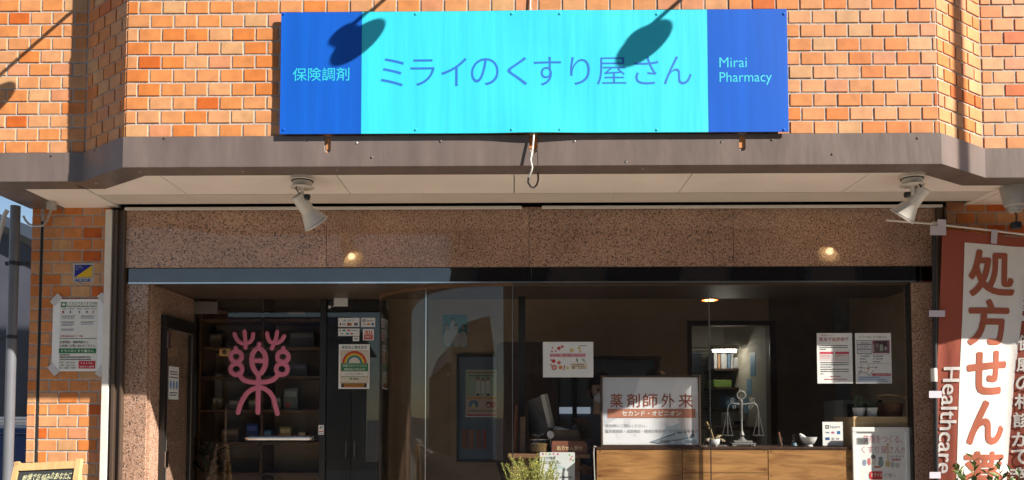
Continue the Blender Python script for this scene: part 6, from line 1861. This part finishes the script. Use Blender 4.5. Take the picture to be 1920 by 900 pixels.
# ================================================================== PEOPLE BEHIND THE COUNTER
def person(head, label, coat_c, face):
    """seated figure; head = centre of the head"""
    h = Vector(head)
    root = thing('person', label, 'person', (h.x, h.y, 0.013))
    pel = Vector((h.x, h.y + 0.06, h.z - 0.72))
    me = bpy.data.meshes.new('body')
    V, E_, Rr = [], [], []

    def add(p, r, par=None):
        V.append(Vector(p)); Rr.append(r)
        if par is not None:
            E_.append((par, len(V) - 1))
        return len(V) - 1
    a0 = add(pel, 0.15)
    a1 = add(pel + Vector((0, 0.0, 0.20)), 0.135, a0)
    a2 = add(pel + Vector((0, -0.01, 0.40)), 0.15, a1)
    a3 = add(pel + Vector((0, -0.02, 0.50)), 0.10, a2)
    a4 = add(pel + Vector((0, -0.035, 0.59)), 0.052, a3)
    a5 = add(h + Vector((0, 0, -0.055)), 0.068, a4)
    a6 = add(h + Vector((0, 0.012, 0.03)), 0.088, a5)
    add(h + Vector((0, 0.015, 0.085)), 0.06, a6)
    for s in (-1, 1):
        b1 = add(pel + Vector((s * 0.17, -0.01, 0.46)), 0.062, a2)
        b2 = add(pel + Vector((s * 0.22, -0.03, 0.20)), 0.046, b1)
        b3 = add(pel + Vector((s * 0.13, -0.24, 0.17)), 0.034, b2)
        b4 = add(pel + Vector((s * 0.10, -0.31, 0.17)), 0.026, b3)
        for k_, (dx, L) in enumerate(((-0.030, 0.065), (-0.010, 0.085), (0.010, 0.08), (0.030, 0.065))):
            c1 = add(pel + Vector((s * 0.10 + dx, -0.34, 0.165)), 0.010, b4)
            c2 = add(pel + Vector((s * 0.10 + dx * 1.1, -0.34 - L * 0.6, 0.158)), 0.009, c1)
            add(pel + Vector((s * 0.10 + dx * 1.1, -0.34 - L, 0.148)), 0.008, c2)
        t1 = add(pel + Vector((s * 0.06, -0.325, 0.16)), 0.010, b4)
        add(pel + Vector((s * 0.045, -0.36, 0.155)), 0.009, t1)
        l1 = add(pel + Vector((s * 0.10, -0.05, -0.02)), 0.085, a0)
        l2 = add(pel + Vector((s * 0.12, -0.42, -0.02)), 0.062, l1)
        l3 = add(pel + Vector((s * 0.12, -0.43, -0.40)), 0.045, l2)
        add(pel + Vector((s * 0.12, -0.55, -0.43)), 0.035, l3)
    me.from_pydata(V, E_, [])
    ob = bpy.data.objects.new('body_source', me)
    COL.objects.link(ob)
    sk = ob.modifiers.new('skin', 'SKIN')
    for v, r in zip(me.skin_vertices[0].data, Rr):
        v.radius = (r, r * 0.85)
    me.skin_vertices[0].data[0].use_root = True
    ss = ob.modifiers.new('sub', 'SUBSURF')
    ss.levels = 2
    ss.render_levels = 2
    dg = bpy.context.evaluated_depsgraph_get()
    nm = bpy.data.meshes.new_from_object(ob.evaluated_get(dg))
    bpy.data.objects.remove(ob)
    bm = bmesh.new()
    bm.from_mesh(nm)
    mb = MB()
    mb.bm.free()
    mb.bm = bm
    b_ob = mb.build('body', M['skin'], root, True)
    b_ob.data.materials.clear()
    b_ob.data.materials.append(M['skin'])
    b_ob.data.materials.append(coat_c)
    oz = ORG[root.name].z
    for p in b_ob.data.polygons:
        z = p.center.z + oz
        arm_skin = p.center.y + ORG[root.name].y < pel.y - 0.22 and z > pel.z + 0.08
        p.material_index = 0 if (z > pel.z + 0.555 or arm_skin) else 1
    mb = MB()
    mb.ball(h + Vector((0, 0.012, 0.035)), 0.112, 20, 0.92, 1.0, 1.0)
    bmesh.ops.delete(mb.bm, geom=[v for v in mb.bm.verts if v.co.y < h.y - 0.045 and v.co.z < h.z + 0.025 or v.co.z < h.z - 0.05], context='VERTS')
    mb.build('hair', M['hair'], root, True)
    for s in (-1, 1):
        MB().ball(h + Vector((s * 0.032, -0.072, 0.012)), 0.011, 10).build('eye', M['black'], root, True)
        MB().ball(h + Vector((s * 0.088, 0.015, 0.0)), 0.026, 10, 0.35, 0.7, 1.1).build('ear', M['skin'], root, True)
    if face == 'mask':
        MB().ball(h + Vector((0, -0.045, -0.045)), 0.055, 14, 1.1, 0.75, 0.75).build('face_mask', M['paper'], root, True)
    else:
        MB().ball(h + Vector((0, -0.085, -0.01)), 0.014, 10, 0.8, 1, 1.5).build('nose', M['skin'], root, True)
        MB().ball(h + Vector((0, -0.072, -0.045)), 0.018, 10, 1.3, 0.5, 0.4).build('mouth', ink((150, 80, 75)), root, True)
    # stool under the figure
    st = thing('stool', ('round stool under the person behind the top of the framed poster' if face == 'plain' else 'round stool under the person wearing the pale mask'), 'stool', (pel.x, pel.y, 0.013))
    zst = pel.z - 0.135
    MB().lathe([(0.17, -0.05), (0.18, -0.04), (0.18, -0.008), (0.16, 0.0)], (pel.x, pel.y, zst), (0, 0, 1), 28).build('seat', M['blackplastic'], st, True)
    MB().lathe([(0.2, 0.0), (0.2, 0.015), (0.03, 0.03), (0.025, zst - 0.07)], (pel.x, pel.y, 0.0131), (0, 0, 1), 24).build('pedestal', M['steel'], st, True)


h1 = P(1232, 729, 1.75)
person(h1, 'person with short black hair half hidden behind the top of the framed poster', M['coat'], 'plain')
h2 = P(1128, 735, 1.95)
person(h2, 'person with black hair and pale mask at the left edge of the framed poster', M['coat'], 'mask')

# ================================================================== BANNER
YN = 0.67
pn = P(1751, 700, YN)
bpole = thing('banner_pole', 'black banner pole with a thin white crossbar standing before the right jamb', 'pole', (pn.x, YN, 0.0))
ptop = P(1751.5, 424, YN)
MB().tube([(pn.x, YN, 0.02), (pn.x, YN, 1.2), (ptop.x, YN, ptop.z)], 0.0125, 14).build('pole', M['blackplastic'], bpole, True)
MB().lathe([(0.16, 0.0), (0.17, 0.02), (0.15, 0.05), (0.03, 0.06), (0.025, 0.10)], (pn.x, YN, 0.0005), (0, 0, 1), 28).build('weighted_base', M['blackplastic'], bpole, True)
MB().box(ptop.x - 0.016, ptop.x + 0.016, YN - 0.016, YN + 0.016, ptop.z - 0.016, ptop.z + 0.024, 0.004).build('cap_joint', M['rail'], bpole)
MB().tube([P(1662, 413, YN - 0.02), P(1750, 420, YN - 0.018), P(1850, 431, YN - 0.018), P(1975, 446, YN - 0.02)], 0.0058, 10).build('crossbar', M['rail'], bpole, True)
c = P(1751, 703, YN)
MB().lathe([(0.0165, -0.038), (0.0175, -0.03), (0.0175, 0.03), (0.0165, 0.038)], (pn.x, YN, c.z), (0, 0, 1), 18).build('pole_clamp', M['rail'], bpole, True)


def ripple(c):
    d = c.x - pn.x
    zf = max(0.0, (ptop.z - c.z))
    return Vector((c.x, c.y + (0.016 * math.sin(d * 17 + 0.6 + zf * 0.7) + 0.008 * math.sin(d * 31 + zf * 1.5)) * min(1, 0.25 + zf * 0.5) + 0.03 * d * zf * 0.3, c.z))


bnr = thing('banner', 'red and white prescription banner hanging from the black pole at right', 'banner', (pn.x + 0.3, YN, ptop.z))
mb = MB()
nx, nz = 48, 60
grid = {}
for i in range(nx + 1):
    for j in range(nz + 1):
        u, v = i / nx, j / nz
        px = (1768 - 19 * v) * (1 - u) + (1968 - 28 * v) * u
        py = (430 + 22 * u) * (1 - v) + 1040 * v
        p = P(px, py, YN - 0.022)
        grid[i, j] = mb.bm.verts.new(ripple(p))
for i in range(nx):
    for j in range(nz):
        mb.bm.faces.new([grid[i, j + 1], grid[i + 1, j + 1], grid[i + 1, j], grid[i, j]])
mb.build('cloth', M['banner'], bnr, True, recalc=False)
BP = (1740, 400, 1980, 1060)
BRc = rect_of(BP, YN - 0.022)


def bstrip(edges_l, edges_r, m, name, dy):
    """vertical printed field whose left and right edges are given as (x, y) pixel lists of equal length; finely divided so that it follows the cloth"""
    mbq = MB()
    rows = []
    for (xl, yl), (xr, yr) in zip(edges_l, edges_r):
        rows.append([(xl + (xr - xl) * k / 24, yl + (yr - yl) * k / 24) for k in range(25)])
    fine = []
    for r0, r1 in zip(rows, rows[1:]):
        for q_ in range(12):
            t = q_ / 12
            fine.append([(a[0] + (b[0] - a[0]) * t, a[1] + (b[1] - a[1]) * t) for a, b in zip(r0, r1)])
    fine.append(rows[-1])
    vs = [[mbq.bm.verts.new(ripple(P(x, y, YN - 0.022)) + Vector((0, -dy, 0))) for x, y in r] for r in fine]
    for r0, r1 in zip(vs, vs[1:]):
        for k in range(24):
            mbq.bm.faces.new([r1[k], r1[k + 1], r0[k + 1], r0[k]])
    return mbq.build(name, m, bnr, True, recalc=False)


bstrip([(1808, 455), (1803, 600), (1798, 700), (1792, 890), (1787, 1036)], [(1926, 464), (1916, 600), (1905, 700), (1893, 890), (1886, 1036)], M['bannerw'], 'white_field', 0.0012)


def btext(items, m, dy):
    """letters on the cloth: thick strokes are built from copies shifted by a few millimetres, divided finely so that they follow the ripples"""
    mbq = MB()
    for s, f_, b in items:
        vs, fs = glyphs(s, 0.0, 4)
        offs = [(0.0, 0.0)] + ([(b * math.cos(k * math.pi / 4), b * math.sin(k * math.pi / 4)) for k in range(8)] if b else [])
        for n_, (du, dv_) in enumerate(offs):
            t = MB()
            bv = [t.bm.verts.new((u, v, 0)) for u, v in vs]
            for q_ in fs:
                try:
                    t.bm.faces.new([bv[i] for i in q_])
                except ValueError:
                    pass
            for _ in range(3):
                es = [e for e in t.bm.edges if e.calc_length() > (0.14 if len(s) == 1 else 0.05)]
                if es:
                    bmesh.ops.subdivide_edges(t.bm, edges=es, cuts=1)
            bmesh.ops.triangulate(t.bm, faces=t.bm.faces[:])
            t.bm.verts.index_update()
            nv = []
            for v_ in t.bm.verts:
                p = f_(v_.co.x * (1 - 2 * b) + b + du, v_.co.y * (1 - 2 * b) + b + dv_)
                nv.append(mbq.bm.verts.new(ripple(P(p[0], p[1], YN - 0.022)) + Vector((0, -dy - 0.00004 * n_, 0))))
            for fc in t.bm.faces:
                mbq.bm.faces.new([nv[v_.index] for v_ in fc.verts])
            t.bm.free()
    return mbq.build('lettering', m, bnr, recalc=False)


def cell(x0, y0, x1, y1, sk=0.0):
    return lambda u, v: (x0 + (x1 - x0) * u + sk * (1 - v), y1 + (y0 - y1) * v)


btext([('処', cell(1815, 468, 1905, 556, -1), 0.030), ('方', cell(1813, 561, 1895, 648, -1), 0.030), ('せ', cell(1812, 657, 1890, 740, -2), 0.034), ('ん', cell(1812, 750, 1887, 834, -2), 0.034), ('薬', cell(1804, 846, 1888, 932, -2), 0.026)], M['bannert'], 0.0032)
btext([('Healthcare', lambda u, v: (1771 + 27 * v - 12 * u, 688 + 200 * u), 0.004)], M['bannerw'], 0.0032)
side_chars = [('お', 1912, 520), ('薬', 1911, 556), ('や', 1910, 588), ('健', 1909, 628), ('康', 1907, 668), ('の', 1906, 704), ('相', 1904, 738), ('談', 1902, 773), ('が', 1900, 808), ('で', 1899, 842), ('き', 1897, 876), ('ま', 1895, 912)]
btext([(ch, cell(x, y, x + 30, y + 29), 0.022) for ch, x, y in side_chars], M['bannerw'], 0.0042)
for pts in ([(1744, 424), (1774, 424), (1774, 441), (1744, 441)], [(1758, 411), (1774, 412), (1774, 440), (1758, 440)], [(1859, 430), (1871, 431), (1869, 457), (1858, 456)],
            [(1742, 582), (1772, 582), (1772, 594), (1742, 594)], [(1742, 733), (1766, 733), (1766, 746), (1742, 746)], [(1743, 885), (1764, 885), (1764, 897), (1743, 897)]):
    n_ = len([o for o in bnr.children])
    yt = YN - 0.034 - 0.0006 * n_ * 0.3
    MB().prism([P(x, y, yt) for x, y in pts], (0, 0.0008, 0)).build('tab', M['tab'], bnr)

# ================================================================== PLANTS IN FRONT
M['rosemary'] = mat('rosemary_leaf', (0.30, 0.33, 0.07), 0.6, var=0.3, scale=25)
M['olive'] = mat('glossy_leaf', (0.060, 0.11, 0.025), 0.35, var=0.35, scale=18)
M['olive2'] = mat('young_leaf', (0.16, 0.22, 0.05), 0.4, var=0.3, scale=18)
M['stem'] = mat('green_stem', (0.13, 0.12, 0.04), 0.8)


def leaf(mb, p, d, up, L, w):
    s_ = d.cross(up).normalized() * w
    m_ = p + d * L * 0.5 + up * L * 0.05
    a, b_, c_, e_ = p, m_ + s_, p + d * L - up * L * 0.06, m_ - s_
    va, vb, vc, ve = [mb.bm.verts.new(x) for x in (a, b_, c_, e_)]
    mb.bm.faces.new([va, vb, vc])
    mb.bm.faces.new([va, vc, ve])


def bush(name, label, base, pot_h, pot_r, nst, H_, spread, L, w, step, mleaf, mleaf2, lean=0.0, pot_m=None):
    root = thing(name, label, 'plant', base)
    base = Vector(base)
    MB().lathe([(pot_r * 0.72, 0.001), (pot_r, pot_h * 0.95), (pot_r * 1.06, pot_h), (pot_r * 0.94, pot_h), (pot_r * 0.9, pot_h * 0.9)], base, (0, 0, 1), 30).build('pot', pot_m or M['terracotta'], root, True)
    stems, la, lb_ = MB(), MB(), MB()
    for i in range(nst):
        a = random.uniform(0, 2 * math.pi)
        r0 = random.uniform(0, pot_r * 0.75)
        o_ = base + Vector((math.cos(a) * r0, math.sin(a) * r0, pot_h * 0.9))
        h = H_ * random.uniform(0.55, 1.0)
        out = Vector((math.cos(a), math.sin(a), 0)) * spread * random.uniform(0.2, 1.0) + Vector((lean, 0, 0))
        pts = [o_ + out * t * t * 0.9 + Vector((random.gauss(0, .008), random.gauss(0, .008), h * t * (1 - 0.12 * t))) for t in [k / 6 for k in range(7)]]
        stems.tube(pts, [0.004 * (1 - k / 9) for k in range(7)], 5)
        z = 0.15
        ph = random.uniform(0, 6)
        while z < 1.0:
            k = min(5, int(z * 6))
            f_ = z * 6 - k
            p = pts[k].lerp(pts[k + 1], f_)
            t_ = (pts[k + 1] - pts[k]).normalized()
            ph += 2.4
            n_ = Vector((math.cos(ph), math.sin(ph), 0))
            d = (n_ * random.uniform(0.6, 1.0) + t_ * random.uniform(0.5, 1.0)).normalized()
            leaf(la if random.random() < 0.65 else lb_, p, d, (t_ - d * t_.dot(d)).normalized(), L * random.uniform(0.7, 1.15) * (1.1 - 0.4 * z), w)
            z += step / h
    stems.build('stems', M['stem'], root)['kind'] = 'stuff'
    for q_, m_ in ((la, mleaf), (lb_, mleaf2)):
        q_.build('foliage', m_, root, recalc=False)['kind'] = 'stuff'
    return root


M['rosemary2'] = mat('rosemary_tip', (0.48, 0.48, 0.13), 0.6, var=0.25, scale=25)
b0 = P(1002, 900, 0.58)
bush('rosemary_bush', 'sunlit yellow green rosemary bush in a pot before the window', (b0.x, 0.58, 0.0), 0.62, 0.14, 110, 0.60, 0.15, 0.026, 0.0022, 0.0042, M['rosemary'], M['rosemary2'])
b0 = P(1892, 900, 0.05)
bush('potted_shrub', 'leafy green shrub in a pot at the foot of the red banner', (b0.x, 0.05, 0.0), 0.50, 0.19, 46, 0.735, 0.30, 0.068, 0.0120, 0.020, M['olive'], M['olive2'])

# ================================================================== ACROSS THE STREET (seen in the glass and the mirror strip)
def house(name, label, x0, x1, y0, y1, h, m, rows, cols, roof=None):
    root = thing(name, label, 'building', ((x0 + x1) / 2, (y0 + y1) / 2, -0.3))
    MB().box(x0, x1, y0, y1, -0.3, h).build('wall', m, root)
    if roof:
        MB().prism([(x0 - 0.3, y1 + 0.35, h + 0.001), (x0 - 0.3, (y0 + y1) / 2, h + roof), (x0 - 0.3, y0 - 0.35, h + 0.001)], (x1 - x0 + 0.6, 0, 0)).build('roof', M['roof'], root)
    else:
        MB().box(x0 - 0.1, x1 + 0.1, y0 - 0.1, y1 + 0.1, h + 0.001, h + 0.25).build('parapet', M['roof'], root)
    for r in range(rows):
        for c in range(cols):
            w = (x1 - x0) / cols
            a = x0 + w * (c + 0.2)
            z = 0.9 + r * 2.9
            f_ = MB().box(a, a + w * 0.6, y1 + 0.001, y1 + 0.05, z, z + 1.4).build('window', M['pipe'], root)
            MB().box(a + 0.06, a + w * 0.6 - 0.06, y1 + 0.0505, y1 + 0.06, z + 0.06, z + 1.34).build('pane', M['brownrail'], f_)
    return root


house('apartment_building', 'brown apartment building across the street seen only as a reflection', -1.5, 22, -24, -13.2, 12.5, M['facadeA'], 4, 8)
house('house', 'pale low house across the street at left seen only as a reflection', -13.0, -5.2, -22, -13.5, 3.4, M['facadeB'], 1, 4, 0.9)
house('house', 'low brown house far down the street at left', -26, -14.5, -22, -13.5, 3.0, M['facadeA'], 1, 5, 0.9)
ul = thing('utility_pole', 'concrete utility pole on the near kerb right of the shop', 'pole', (5.56, -1.75, 0))
MB().tube([(5.56, -1.75, 6.15), (6.6, -1.75, 6.75)], 0.045, 10).build('brace_arm', M['concrete'], ul, True)
MB().tube([(5.56, -1.75, 0.0), (5.56, -1.75, 8.5)], [0.055, 0.045], 16).build('pole_shaft', M['concrete'], ul, True)
